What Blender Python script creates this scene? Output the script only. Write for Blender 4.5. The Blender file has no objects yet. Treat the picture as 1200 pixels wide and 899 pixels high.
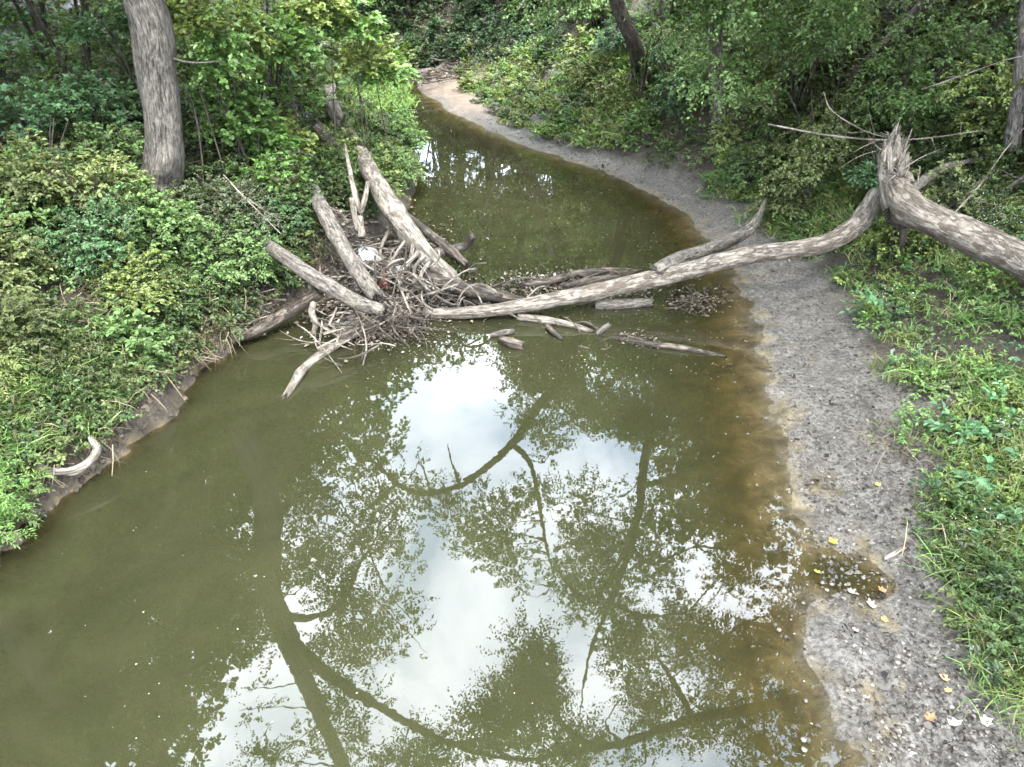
import bpy, math, random
import numpy as np
from mathutils import Vector

rng = np.random.default_rng(7)
random.seed(7)
SC = bpy.context.scene
COL = SC.collection
R = math.radians

# ------------------------------------------------------------------ camera
H, PITCH, FPX, CX, CY = 5.5, R(33.0), 841.0, 600.0, 449.5
cd = bpy.data.cameras.new('camera')
cam = bpy.data.objects.new('camera', cd); COL.objects.link(cam)
cam.location = (0, 0, H); cam.rotation_euler = (R(90) - PITCH, 0, 0)
cd.sensor_fit = 'HORIZONTAL'; cd.sensor_width = 36; cd.lens = 36 * FPX / 1200
cd.clip_end = 600; cd.clip_start = 0.05
SC.camera = cam

# ------------------------------------------------------------------ sky, sun, exposure
SUN_EL, SUN_AZ = R(60), R(160)        # azimuth clockwise from +Y
w = bpy.data.worlds.new('World'); SC.world = w; w.use_nodes = True
nt = w.node_tree; nt.nodes.clear()
out = nt.nodes.new('ShaderNodeOutputWorld'); bg = nt.nodes.new('ShaderNodeBackground')
sky = nt.nodes.new('ShaderNodeTexSky'); sky.sky_type = 'NISHITA'; sky.sun_disc = False
sky.sun_elevation = SUN_EL; sky.sun_rotation = SUN_AZ; sky.air_density = 1.0; sky.dust_density = 2.0
tc = nt.nodes.new('ShaderNodeTexCoord')
nz = nt.nodes.new('ShaderNodeTexNoise'); nz.inputs['Scale'].default_value = 3.4; nz.inputs['Detail'].default_value = 6
nz.inputs['Roughness'].default_value = .55; nz.inputs['Distortion'].default_value = .35
ramp = nt.nodes.new('ShaderNodeValToRGB')
ramp.color_ramp.elements[0].position = .40; ramp.color_ramp.elements[0].color = (.36, .44, .55, 1)
ramp.color_ramp.elements[1].position = .60; ramp.color_ramp.elements[1].color = (.95, .99, 1.05, 1)
mul = nt.nodes.new('ShaderNodeVectorMath'); mul.operation = 'SCALE'; mul.inputs['Scale'].default_value = 14.0
mix = nt.nodes.new('ShaderNodeMixRGB'); mix.inputs[0].default_value = .86
L = nt.links.new
L(tc.outputs['Generated'], nz.inputs['Vector']); L(nz.outputs['Fac'], ramp.inputs['Fac'])
L(ramp.outputs['Color'], mul.inputs[0]); L(sky.outputs['Color'], mix.inputs[1]); L(mul.outputs['Vector'], mix.inputs[2])
L(mix.outputs['Color'], bg.inputs['Color']); bg.inputs['Strength'].default_value = .10
L(bg.outputs['Background'], out.inputs['Surface'])

sd = bpy.data.lights.new('sun', 'SUN'); sd.energy = 1.1; sd.angle = R(28); sd.color = (1, .96, .9)
so = bpy.data.objects.new('sun', sd); COL.objects.link(so)
sdir = Vector((math.sin(SUN_AZ) * math.cos(SUN_EL), math.cos(SUN_AZ) * math.cos(SUN_EL), math.sin(SUN_EL)))
so.rotation_euler = (-sdir).to_track_quat('-Z', 'Y').to_euler(); so.location = (0, -10, 40)

SC.view_settings.view_transform = 'Standard'; SC.view_settings.look = 'None'
SC.view_settings.exposure = 4.12; SC.view_settings.gamma = 1.0; SC.view_settings.use_curve_mapping = False
SC.cycles.max_bounces = 6; SC.cycles.diffuse_bounces = 3; SC.cycles.glossy_bounces = 2
SC.cycles.transmission_bounces = 4; SC.cycles.transparent_max_bounces = 8
SC.cycles.use_denoising = True

# ------------------------------------------------------------------ picture <-> place helpers
sp, cp = math.sin(PITCH), math.cos(PITCH)
def ray(px, py):
    u = (np.asarray(px, float) - CX) / FPX; v = (np.asarray(py, float) - CY) / FPX
    return u, cp - v * sp, -sp - v * cp
def P(px, py, z=0.0):                      # point seen at a pixel, at height z
    a, b, c = ray(px, py); t = (z - H) / c
    return np.array([a * t, b * t, H + c * t])
def D(px, py, Y):                          # point seen at a pixel, at distance Y along the creek
    a, b, c = ray(px, py); t = Y / b
    return np.array([a * t, Y, H + c * t])
def RF(px, py, Y):                         # point whose mirror image in the water is seen at a pixel
    q = D(px, py, Y); return np.array([q[0], q[1], -q[2]])

def _hash(ix, iy, s):
    n = (ix.astype(np.int64) * 374761393 + iy.astype(np.int64) * 668265263 + s * 974634777) & 0x7fffffff
    n = ((n ^ (n >> 13)) * 1274126177) & 0x7fffffff
    return ((n ^ (n >> 16)) & 0xffff) / 65535.0
def vnoise(x, y, s=0):
    x = np.asarray(x, float); y = np.asarray(y, float)
    ix = np.floor(x); iy = np.floor(y); fx = x - ix; fy = y - iy
    fx = fx * fx * (3 - 2 * fx); fy = fy * fy * (3 - 2 * fy)
    a = _hash(ix, iy, s); b = _hash(ix + 1, iy, s); c = _hash(ix, iy + 1, s); d = _hash(ix + 1, iy + 1, s)
    return (a * (1 - fx) + b * fx) * (1 - fy) + (c * (1 - fx) + d * fx) * fy - .5
def fbm(x, y, s=0, o=4):
    r = 0; a = 1.0
    for k in range(o):
        r = r + a * vnoise(x * 2 ** k, y * 2 ** k, s + k); a *= .5
    return r
def sstep(a, b, x):
    t = np.clip((x - a) / (b - a), 0, 1); return t * t * (3 - 2 * t)

LSH = [(-60, 700), (0, 648), (60, 600), (120, 548), (180, 493), (240, 441), (300, 393), (350, 352), (420, 302), (468, 252), (489, 225),
       (488, 200), (483, 160), (475, 127), (470, 112)]
RSH = [(1010, 899), (985, 850), (972, 800), (962, 750), (955, 700), (945, 640), (934, 600), (920, 550), (908, 500), (900, 450), (890, 400), (870, 350),
       (845, 300), (810, 255), (760, 225), (700, 200), (640, 180), (600, 165), (565, 150), (545, 130), (535, 118)]
lw = np.array([P(*p) for p in LSH]); rw = np.array([P(*p) for p in RSH])
LY = np.concatenate([[-60, 0, 2.5], lw[:, 1], [32, 38, 60]]); LX = np.concatenate([[-14, -9.5, -7.6], lw[:, 0], [-5.6, -9, -30]])
RY = np.concatenate([[-60, 0], rw[:, 1], [31, 37, 60]]); RX = np.concatenate([[3.5, 2.7], rw[:, 0], [-3.0, -6.5, -27]])
LP = np.array([(-6, -.95), (-3, -.85), (-1, -.7), (-.3, -.4), (0, 0), (.12, .22), (.35, .42), (.9, .95), (1.6, 1.4), (3, 1.85), (6, 2.4), (12, 3.2), (30, 5), (90, 7)]).T
RP = np.array([(-8, -.95), (-4.5, -.9), (-2.6, -.55), (-1.3, -.22), (-.5, -.06), (0, 0), (.7, .05), (1.5, .14), (1.9, .30), (2.5, .60), (3.6, 1.0), (5.2, 1.9), (7, 3.0), (10, 4.2), (30, 6), (90, 8)]).T
BUMPS = []   # (x, y, radius x, radius y, amount)
def _b(px, py, rx, ry, a):
    q = P(px, py); BUMPS.append((q[0], q[1], rx, ry, a))
_b(1005, 676, .40, .22, -.095); _b(970, 664, .35, .2, -.07); _b(1030, 690, .2, .15, -.05); _b(985, 760, .25, .3, .06)
_b(512, 102, 1.5, 2.4, .38); _b(545, 128, 1.5, 1.2, .16); _b(478, 118, .7, .8, .14)
_b(470, 330, 1.2, 1.3, .75); _b(400, 320, .9, 1.2, .55); _b(675, 330, .9, .25, .66); _b(520, 335, .8, .5, .45)
def hz(x, y):
    x = np.asarray(x, float); y = np.asarray(y, float)
    wig = .26 * fbm(x * .9, y * .9, 3) * sstep(30, 12, y) + .05 * fbm(x * 3, y * 3, 9, 3)
    dl = np.interp(y, LY, LX) - x + wig * .7 + sstep(16, 12, y) * (.42 * fbm(x * 1.3, y * 1.3, 15, 3) + .12 * fbm(x * 5, y * 5, 17, 2)); dr = (x - np.interp(y, RY, RX) + wig * .45) * (1 + .55 * sstep(12, 18, y))
    zl = np.interp(dl, LP[0], LP[1]); zr = np.interp(dr, RP[0], RP[1])
    z = np.maximum(zl, zr)
    land = sstep(1.6, 4, np.maximum(dl, dr))
    z = z + land * (.45 * fbm(x * .45, y * .45, 21)) + sstep(.1, .8, z) * .16 * fbm(x * 2.2, y * 2.2, 33, 3)
    for bx, by, rx, ry, a in BUMPS:
        z = z + a * np.exp(-((x - bx) / rx) ** 2 - ((y - by) / ry) ** 2)
    beach = np.exp(-((dr - .8) / .9) ** 2)
    z = z + beach * (.05 * fbm(x * 3, y * 3, 41, 3) + .07 * np.abs(fbm(x * 5.5, y * 5.5, 47, 3)) - .016)
    z = z + sstep(33, 36, y) * 1.0 + sstep(40, 60, y) * 1.5
    return z
_gx0, _gy0, _gs = -30.0, 0.0, .1
_GZ = np.maximum(hz(*np.meshgrid(_gx0 + _gs * np.arange(600), _gy0 + _gs * np.arange(900))), 0)
def gz(x, y):
    fx = np.clip((x - _gx0) / _gs, 0, 598.9); fy = np.clip((y - _gy0) / _gs, 0, 898.9); i = fx.astype(int); j = fy.astype(int); u = fx - i; v = fy - j
    return (_GZ[j, i] * (1 - u) + _GZ[j, i + 1] * u) * (1 - v) + (_GZ[j + 1, i] * (1 - u) + _GZ[j + 1, i + 1] * u) * v
def G(px, py, lift=0.0):                   # where the ray through a pixel meets the ground
    px = np.atleast_1d(np.asarray(px, float)); py = np.atleast_1d(np.asarray(py, float))
    a, b, c = ray(px, py); t = np.full(px.shape, 2.5); hit = np.zeros(px.shape, bool); tt = np.full(px.shape, 90.0)
    while t.min() < 88:
        f = H + c * t <= gz(a * t, b * t) + lift
        new = f & ~hit; tt[new] = t[new]; hit |= new
        t = t + np.maximum(.04, t * .008)
        if hit.all(): break
    return np.stack([a * tt, b * tt, gz(a * tt, b * tt)], -1), tt

# ------------------------------------------------------------------ object helpers
def mesh_obj(name, verts, faces, mat, parent=None, smooth=True, attrs=None):
    """faces: (n,3) or (n,4) array or list of those"""
    me = bpy.data.meshes.new(name)
    verts = np.ascontiguousarray(verts, np.float32)
    fl = faces if isinstance(faces, list) else [faces]
    fl = [np.asarray(f, np.int32) for f in fl if len(f)]
    loops = np.concatenate([f.ravel() for f in fl]); tot = np.concatenate([np.full(len(f), f.shape[1], np.int32) for f in fl])
    st = np.concatenate([[0], np.cumsum(tot)[:-1]]).astype(np.int32)
    me.vertices.add(len(verts)); me.vertices.foreach_set('co', verts.ravel())
    me.loops.add(len(loops)); me.loops.foreach_set('vertex_index', loops)
    me.polygons.add(len(tot)); me.polygons.foreach_set('loop_start', st); me.polygons.foreach_set('loop_total', tot)
    me.polygons.foreach_set('use_smooth', np.full(len(tot), smooth, bool))
    for k, v in (attrs or {}).items():
        v = np.ascontiguousarray(v, np.float32)
        if v.ndim == 1:
            at = me.attributes.new(k, 'FLOAT', 'POINT'); at.data.foreach_set('value', v)
        else:
            at = me.attributes.new(k, 'FLOAT_VECTOR', 'POINT'); at.data.foreach_set('vector', v.ravel())
    me.update(calc_edges=True)
    me.materials.append(mat)
    o = bpy.data.objects.new(name, me); COL.objects.link(o)
    if parent: o.parent = parent
    return o
def tag(o, label=None, cat=None, group=None, kind=None):
    if label: o['label'] = label
    if cat: o['category'] = cat
    if group: o['group'] = group
    if kind: o['kind'] = kind
    return o
def empty(name, loc):
    o = bpy.data.objects.new(name, None); COL.objects.link(o); o.location = tuple(map(float, loc)); o.empty_display_size = .2
    return o

# ------------------------------------------------------------------ materials
def newmat(name):
    m = bpy.data.materials.new(name); m.use_nodes = True
    return m, m.node_tree.nodes, m.node_tree.links.new, m.node_tree.nodes['Principled BSDF']
def ramp_node(n, stops):
    r = n.new('ShaderNodeValToRGB'); e = r.color_ramp.elements
    while len(e) < len(stops): e.new(.5)
    for k, (p, c) in enumerate(stops): e[k].position = p; e[k].color = (*c, 1)
    return r

def leaf_mat(name, trans=.35, rough=.45, spec=.4, hue=.0):
    m, n, l, b = newmat(name)
    at = n.new('ShaderNodeAttribute'); at.attribute_name = 'lcol'
    geo = n.new('ShaderNodeNewGeometry')
    hsv = n.new('ShaderNodeHueSaturation')
    mr = n.new('ShaderNodeMapRange'); mr.inputs[3].default_value = .55; mr.inputs[4].default_value = 1.4
    l(geo.outputs['Random Per Island'], mr.inputs[0]); l(mr.outputs[0], hsv.inputs['Value'])
    l(at.outputs['Color'], hsv.inputs['Color'])
    l(hsv.outputs[0], b.inputs['Base Color']); b.inputs['Roughness'].default_value = rough; b.inputs['Specular IOR Level'].default_value = spec
    tr = n.new('ShaderNodeBsdfTranslucent'); g = n.new('ShaderNodeMixRGB'); g.blend_type = 'MULTIPLY'; g.inputs[0].default_value = 1
    g.inputs[2].default_value = (1.5, 1.35, .6, 1); l(hsv.outputs[0], g.inputs[1]); l(g.outputs[0], tr.inputs['Color'])
    mx = n.new('ShaderNodeMixShader'); mx.inputs[0].default_value = trans
    l(b.outputs[0], mx.inputs[1]); l(tr.outputs[0], mx.inputs[2]); l(mx.outputs[0], n['Material Output'].inputs['Surface'])
    return m
M_LEAF = leaf_mat('leaf', .36, .48, .32)
M_GRASS = leaf_mat('grass_blade', .3, .5, .3)
M_LITTER = leaf_mat('dead_leaf', .05, .7, .2)

def wood_mat(name, c0, c1, c2, sc=(10, 1.6), bump=.5, rough=.85, moss=0.0, patch=None):
    m, n, l, b = newmat(name)
    at = n.new('ShaderNodeAttribute'); at.attribute_name = 'tuv'
    def noise(scale, detail=8, rg=.7, dist=.5, src=None):
        mp = n.new('ShaderNodeMapping'); mp.inputs['Scale'].default_value = scale; l(at.outputs['Vector'], mp.inputs[0])
        a = n.new('ShaderNodeTexNoise'); a.inputs['Scale'].default_value = 1.6; a.inputs['Detail'].default_value = detail; a.inputs['Roughness'].default_value = rg; a.inputs['Distortion'].default_value = dist
        l(mp.outputs[0], a.inputs['Vector']); return a.outputs['Fac']
    def mrange(src, a0, a1, b0, b1):
        x = n.new('ShaderNodeMapRange'); x.inputs[1].default_value = a0; x.inputs[2].default_value = a1; x.inputs[3].default_value = b0; x.inputs[4].default_value = b1; l(src, x.inputs[0]); return x.outputs[0]
    def scale(vec, f):
        x = n.new('ShaderNodeVectorMath'); x.operation = 'SCALE'; l(vec, x.inputs[0]); l(f, x.inputs['Scale']); return x.outputs[0]
    grain = noise((sc[0], sc[1], sc[0])); crack = noise((sc[0] * 1.6, sc[1] * .45, sc[0] * 1.6), 4, .6, .2); blot = noise((4, 2.4, 4), 8, .68, .8)
    r = ramp_node(n, [(.36, c0), (.5, c1), (.64, c2)]); l(grain, r.inputs[0])
    col = scale(r.outputs[0], mrange(blot, .36, .62, .55, 1.2))
    col = scale(col, mrange(crack, .36, .43, .42, 1.0))
    hgt = n.new('ShaderNodeMath'); hgt.operation = 'MULTIPLY_ADD'; l(mrange(crack, .36, .44, 0, 1), hgt.inputs[0]); hgt.inputs[1].default_value = .5; l(grain, hgt.inputs[2]); H_ = hgt.outputs[0]
    if patch:
        pm = mrange(noise((5, 1.5, 5), 9, .62, 1.2), .535, .56, 0, 1)
        pr = ramp_node(n, [(.36, tuple(.45 * k for k in patch)), (.62, patch)]); l(noise((sc[0], sc[1] * 2, sc[0]), 6), pr.inputs[0])
        x = n.new('ShaderNodeMixRGB'); l(pm, x.inputs[0]); l(col, x.inputs[1]); l(pr.outputs[0], x.inputs[2]); col = x.outputs[0]
        y = n.new('ShaderNodeMath'); y.operation = 'MULTIPLY_ADD'; l(pm, y.inputs[0]); y.inputs[1].default_value = .7; l(H_, y.inputs[2]); H_ = y.outputs[0]
    if moss:
        x = n.new('ShaderNodeMixRGB'); x.inputs[2].default_value = (.075, .085, .035, 1); l(mrange(noise((3, 3, 3), 6), .54, .68, 0, moss), x.inputs[0]); l(col, x.inputs[1]); col = x.outputs[0]
    l(col, b.inputs['Base Color'])
    bp = n.new('ShaderNodeBump'); bp.inputs['Strength'].default_value = bump; bp.inputs['Distance'].default_value = .03
    l(H_, bp.inputs['Height']); l(bp.outputs[0], b.inputs['Normal'])
    b.inputs['Roughness'].default_value = rough; b.inputs['Specular IOR Level'].default_value = .25
    return m
M_BARK = wood_mat('tree_bark', (.03, .026, .022), (.085, .076, .066), (.155, .145, .13), (26, 5), 1.0)
M_DARKBARK = wood_mat('dark_bark', (.018, .015, .012), (.045, .038, .03), (.085, .073, .06), (20, 3), .9)
M_DEAD = wood_mat('weathered_wood', (.06, .049, .039), (.135, .116, .096), (.20, .178, .15), (14, 4), .8, .85, 0, (.085, .068, .052))
M_PALE = wood_mat('pale_wood', (.075, .063, .051), (.155, .136, .112), (.22, .195, .165), (15, 3.6), .8, .85, 0, (.10, .085, .067))
M_WET = wood_mat('wet_wood', (.018, .014, .011), (.05, .039, .029), (.105, .088, .07), (15, 3), .9, .5, 0, (.03, .024, .018))
M_GREY = wood_mat('grey_bark_log', (.035, .031, .027), (.095, .084, .072), (.165, .15, .13), (16, 6), 1.0, .85, .3, (.12, .105, .09))

def ground_mat():
    m, n, l, b = newmat('bank_ground')
    tcn = n.new('ShaderNodeTexCoord')
    def noise(s, d=6, rg=.6, dist=0):
        x = n.new('ShaderNodeTexNoise'); x.inputs['Scale'].default_value = s; x.inputs['Detail'].default_value = d
        x.inputs['Roughness'].default_value = rg; x.inputs['Distortion'].default_value = dist; l(tcn.outputs['Object'], x.inputs['Vector']); return x
    a = noise(3.2, 7, .65, .6); f = noise(21, 9, .72, .4); g = noise(70, 4, .7)
    mud = ramp_node(n, [(.34, (.022, .019, .016)), (.43, (.06, .053, .045)), (.52, (.115, .105, .093)), (.62, (.16, .149, .134)), (.74, (.215, .203, .184))]); l(f.outputs['Fac'], mud.inputs[0])
    soil = ramp_node(n, [(.34, (.014, .011, .008)), (.5, (.045, .036, .026)), (.7, (.095, .078, .058))]); l(f.outputs['Fac'], soil.inputs[0])
    sand = ramp_node(n, [(.3, (.11, .085, .064)), (.7, (.19, .15, .118))]); l(f.outputs['Fac'], sand.inputs[0])
    bed = ramp_node(n, [(.35, (.082, .065, .035)), (.65, (.145, .116, .064))]); l(a.outputs['Fac'], bed.inputs[0])
    def att(k):
        x = n.new('ShaderNodeAttribute'); x.attribute_name = k; return x.outputs['Fac']
    def mixc(fac, c1, c2):
        x = n.new('ShaderNodeMixRGB'); l(fac, x.inputs[0]); l(c1, x.inputs[1]); l(c2, x.inputs[2]); return x.outputs[0]
    c = mixc(att('soil'), mud.outputs[0], soil.outputs[0]); c = mixc(att('sand'), c, sand.outputs[0]); c = mixc(att('bed'), c, bed.outputs[0])
    pt = n.new('ShaderNodeMapRange'); pt.inputs[1].default_value = .35; pt.inputs[2].default_value = .65; pt.inputs[3].default_value = .62; pt.inputs[4].default_value = 1.12
    l(a.outputs['Fac'], pt.inputs[0])
    mu = n.new('ShaderNodeVectorMath'); mu.operation = 'SCALE'; l(c, mu.inputs[0]); l(pt.outputs[0], mu.inputs['Scale']); l(mu.outputs[0], b.inputs['Base Color'])
    ad = n.new('ShaderNodeMath'); ad.operation = 'MULTIPLY_ADD'; ad.inputs[1].default_value = .4; l(g.outputs['Fac'], ad.inputs[0]); l(f.outputs['Fac'], ad.inputs[2])
    bp = n.new('ShaderNodeBump'); bp.inputs['Strength'].default_value = 1.0; bp.inputs['Distance'].default_value = .07; l(ad.outputs[0], bp.inputs['Height']); l(bp.outputs[0], b.inputs['Normal'])
    rr = n.new('ShaderNodeMapRange'); rr.inputs[1].default_value = .3; rr.inputs[2].default_value = .7; rr.inputs[3].default_value = .38; rr.inputs[4].default_value = .8
    l(a.outputs['Fac'], rr.inputs[0]); l(rr.outputs[0], b.inputs['Roughness'])
    b.inputs['Specular IOR Level'].default_value = .35
    return m
M_GROUND = ground_mat()

def water_mat():
    m, n, l, b = newmat('murky_water')
    n.remove(b)
    tcn = n.new('ShaderNodeTexCoord')
    nz = n.new('ShaderNodeTexNoise'); nz.inputs['Scale'].default_value = .8; nz.inputs['Detail'].default_value = 6; nz.inputs['Distortion'].default_value = 1.5; l(tcn.outputs['Object'], nz.inputs['Vector'])
    murk = ramp_node(n, [(.35, (.0128, .0135, .0062)), (.65, (.0170, .0174, .0083))]); l(nz.outputs['Fac'], murk.inputs[0])
    dif = n.new('ShaderNodeBsdfDiffuse'); l(murk.outputs[0], dif.inputs['Color'])
    tr = n.new('ShaderNodeBsdfTransparent'); at = n.new('ShaderNodeAttribute'); at.attribute_name = 'murk'
    tint = ramp_node(n, [(0, (1, 1, 1)), (.45, (.80, .72, .48))]); l(at.outputs['Fac'], tint.inputs[0]); l(tint.outputs[0], tr.inputs['Color'])
    m1 = n.new('ShaderNodeMixShader'); l(at.outputs['Fac'], m1.inputs[0]); l(tr.outputs[0], m1.inputs[1]); l(dif.outputs[0], m1.inputs[2])
    gl = n.new('ShaderNodeBsdfGlossy'); gl.inputs['Roughness'].default_value = .012
    wv = n.new('ShaderNodeTexNoise'); wv.inputs['Scale'].default_value = 2.2; wv.inputs['Detail'].default_value = 3; wv.inputs['Roughness'].default_value = .6; l(tcn.outputs['Object'], wv.inputs['Vector'])
    bp = n.new('ShaderNodeBump'); bp.inputs['Strength'].default_value = .035; bp.inputs['Distance'].default_value = .02; l(wv.outputs['Fac'], bp.inputs['Height'])
    l(bp.outputs[0], gl.inputs['Normal'])
    fr = n.new('ShaderNodeFresnel'); fr.inputs['IOR'].default_value = 1.55
    m2 = n.new('ShaderNodeMixShader'); l(fr.outputs[0], m2.inputs[0]); l(m1.outputs[0], m2.inputs[1]); l(gl.outputs[0], m2.inputs[2])
    l(m2.outputs[0], n['Material Output'].inputs['Surface'])
    return m
M_WATER = water_mat()

def plain(name, c, rough=.6, spec=.3):
    m, n, l, b = newmat(name)
    nz = n.new('ShaderNodeTexNoise'); nz.inputs['Scale'].default_value = 14; nz.inputs['Detail'].default_value = 6
    mr = n.new('ShaderNodeMapRange'); mr.inputs[3].default_value = .6; mr.inputs[4].default_value = 1.3; l(nz.outputs['Fac'], mr.inputs[0])
    rgb = n.new('ShaderNodeRGB'); rgb.outputs[0].default_value = (*c, 1)
    mu = n.new('ShaderNodeVectorMath'); mu.operation = 'SCALE'; l(rgb.outputs[0], mu.inputs[0]); l(mr.outputs[0], mu.inputs['Scale']); l(mu.outputs[0], b.inputs['Base Color'])
    b.inputs['Roughness'].default_value = rough; b.inputs['Specular IOR Level'].default_value = spec
    return m

# ------------------------------------------------------------------ ground and water
def axis(parts):
    o = []
    for a, b, s in parts: o.append(np.arange(a, b, s))
    return np.concatenate(o + [[parts[-1][1]]])
gx = axis([(-220, -60, 16), (-60, -24, 4), (-24, -9, .6), (-9, 8, .07), (8, 24, .5), (24, 60, 4), (60, 220, 16)])
gy = axis([(-120, -10, 10), (-10, 2, .8), (2, 14, .085), (14, 34, .14), (34, 60, .8), (60, 300, 16)])
XX, YY = np.meshgrid(gx, gy); ZZ = hz(XX, YY)
def grid_faces(nx, ny):
    i = np.arange((nx - 1) * (ny - 1)); r = i // (nx - 1); c = i % (nx - 1); a = r * nx + c
    return np.stack([a, a + 1, a + nx + 1, a + nx], -1)
x_, y_, z_ = XX.ravel(), YY.ravel(), ZZ.ravel()
dl_ = np.interp(y_, LY, LX) - x_; dr_ = x_ - np.interp(y_, RY, RX)
soil = np.maximum(sstep(-1.0, -.4, dl_ + .5 * fbm(x_ * 2, y_ * 2, 5)), sstep(1.4 - .4 * sstep(12, 18, y_), 2.1 - .5 * sstep(12, 18, y_), dr_ + .8 * fbm(x_ * 1.5, y_ * 1.5, 6)))
sand = sstep(33.5, 32, y_) * sstep(23, 26, y_) * sstep(.03, .12, z_) * np.clip(1 - sstep(.3, 1.0, z_), 0, 1)
for px_, py_, rx_, ry_ in [(455, 315, 1.5, 1.7), (675, 330, 1.2, .5), (400, 330, 1.1, 1.2)]:
    q_ = P(px_, py_); soil = np.maximum(soil, np.exp(-(((x_ - q_[0]) / rx_) ** 2 + ((y_ - q_[1]) / ry_) ** 2) ** 2))
soil = np.maximum(soil, sstep(33, 34, y_))
bed = sstep(.03, -.02, z_ + .05 * fbm(x_ * 6, y_ * 6, 8, 3))
ground = mesh_obj('ground', np.stack([x_, y_, z_], -1), grid_faces(len(gx), len(gy)), M_GROUND, attrs={'soil': soil, 'sand': sand, 'bed': bed})
tag(ground, 'grey mud beach and dark soil banks of the creek', kind='structure')
wx = np.arange(-11, 7.01, .12); wy = np.concatenate([np.arange(-8, 2, .5), np.arange(2, 16, .12), np.arange(16, 36.01, .25)])
WX, WY = np.meshgrid(wx, wy); dep = np.maximum(-hz(WX, WY), 0).ravel()
water = mesh_obj('creek_water', np.stack([WX.ravel(), WY.ravel(), np.zeros(WX.size)], -1), grid_faces(len(wx), len(wy)), M_WATER, attrs={'murk': 1 - np.exp(-dep / .17)})
tag(water, 'still murky olive creek water mirroring trees and clouds', kind='structure')

# ------------------------------------------------------------------ wood
def catmull(p, n):
    p = np.asarray(p, float); q = np.vstack([2 * p[0] - p[1], p, 2 * p[-1] - p[-2]]); o = []
    for i in range(len(p) - 1):
        t = np.linspace(0, 1, n, endpoint=False)[:, None]; a, b, c, d = q[i:i + 4]
        o.append(.5 * (2 * b + (c - a) * t + (2 * a - 5 * b + 4 * c - d) * t * t + (3 * b - a - 3 * c + d) * t ** 3))
    return np.vstack(o + [p[-1:]])
def tube(pts, radii, seg=12, sub=5, rough=.08, seed=0, jag=.0, flare=0, ridges=0.0):
    p = catmull(pts, sub); m = len(p)
    r = np.interp(np.linspace(0, 1, m), np.linspace(0, 1, len(radii)), radii)
    T = np.gradient(p, axis=0); T /= np.linalg.norm(T, axis=1)[:, None] + 1e-9
    N = np.zeros_like(T); u = np.cross(T[0], [0.31, .2, .93]); u /= np.linalg.norm(u)
    for i in range(m):
        u = u - T[i] * u.dot(T[i]); u /= np.linalg.norm(u) + 1e-9; N[i] = u
    B = np.cross(T, N); th = np.linspace(0, 2 * np.pi, seg, endpoint=False)
    s = np.concatenate([[0], np.cumsum(np.linalg.norm(np.diff(p, axis=0), axis=1))])
    rr = r[:, None] * (1 + rough * 2 * (fbm((np.cos(th)[None] * 1.3 + seed * 7.1) + s[:, None] * 0, np.sin(th)[None] * 1.3 + s[:, None] * 1.8, seed, 4)))
    if r.max() > .07:
        ks = np.random.default_rng(seed * 13 + 1)
        for _ in range(int(2 + s[-1] * 1.6)):
            k0, a0 = ks.uniform(0, s[-1]), ks.uniform(0, 6.283); dth = np.abs((th[None] - a0 + np.pi) % (2 * np.pi) - np.pi)
            rr = rr + r[:, None] * ks.uniform(-.18, .38) * np.exp(-((s[:, None] - k0) / (.5 * r.max() + .03)) ** 2 - (dth / .45) ** 2)
    if ridges: rr = rr + ridges * vnoise(th[None] * 6 + 0 * s[:, None] + .6 * vnoise(s[:, None] * 2, th[None], seed), s[:, None] * .8, seed + 5)
    V = p[:, None] + rr[..., None] * (np.cos(th)[None, :, None] * N[:, None] + np.sin(th)[None, :, None] * B[:, None])
    if jag:
        rs = np.random.default_rng(seed + 11)
        V[-1] += T[-1] * (rs.random((seg, 1)) * jag * 2 - jag * .4); V[0] -= T[0] * (rs.random((seg, 1)) * jag * .8)
    uv = np.stack([np.broadcast_to(np.cos(th) * r.mean(), (m, seg)), np.broadcast_to(s[:, None], (m, seg)), np.broadcast_to(np.sin(th) * r.mean(), (m, seg))], -1) + seed * 3.7
    V = V.reshape(-1, 3); uv = uv.reshape(-1, 3)
    i = np.arange(m - 1)[:, None] * seg; j = np.arange(seg)[None]; k = (j + 1) % seg
    F4 = np.stack(np.broadcast_arrays(i + j, i + k, i + seg + k, i + seg + j), -1).reshape(-1, 4)
    c0, c1 = len(V), len(V) + 1
    V = np.vstack([V, p[0] + T[0] * jag * .3, p[-1] - T[-1] * jag * .3]); uv = np.vstack([uv, uv[0], uv[-1]])
    jj = np.arange(seg); F3 = np.vstack([np.stack([(jj + 1) % seg, jj, np.full(seg, c0)], -1), np.stack([jj + (m - 1) * seg, (jj + 1) % seg + (m - 1) * seg, np.full(seg, c1)], -1)])
    return V, F4, F3, uv
def join(tubes):
    V, A, B, U = [], [], [], []; o = 0
    for v, f4, f3, u in tubes:
        V.append(v); A.append(f4 + o); B.append(f3 + o); U.append(u); o += len(v)
    return np.vstack(V), [np.vstack(A), np.vstack(B)], np.vstack(U)
def wood(name, tubes, mat, parent=None, origin=None):
    if isinstance(tubes, tuple): tubes = [tubes]
    V, F, U = join(tubes)
    loc = np.array(parent.location if parent is not None else (origin if origin is not None else V.mean(0)))
    o = mesh_obj(name, V - loc, F, mat, None, attrs={'tuv': U})
    if parent is not None: o.parent = parent
    else: o.location = tuple(map(float, loc))
    return o
def PG(px, py, lift=.1): q, t = G(px, py, lift); return q[0] + [0, 0, lift]

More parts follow.
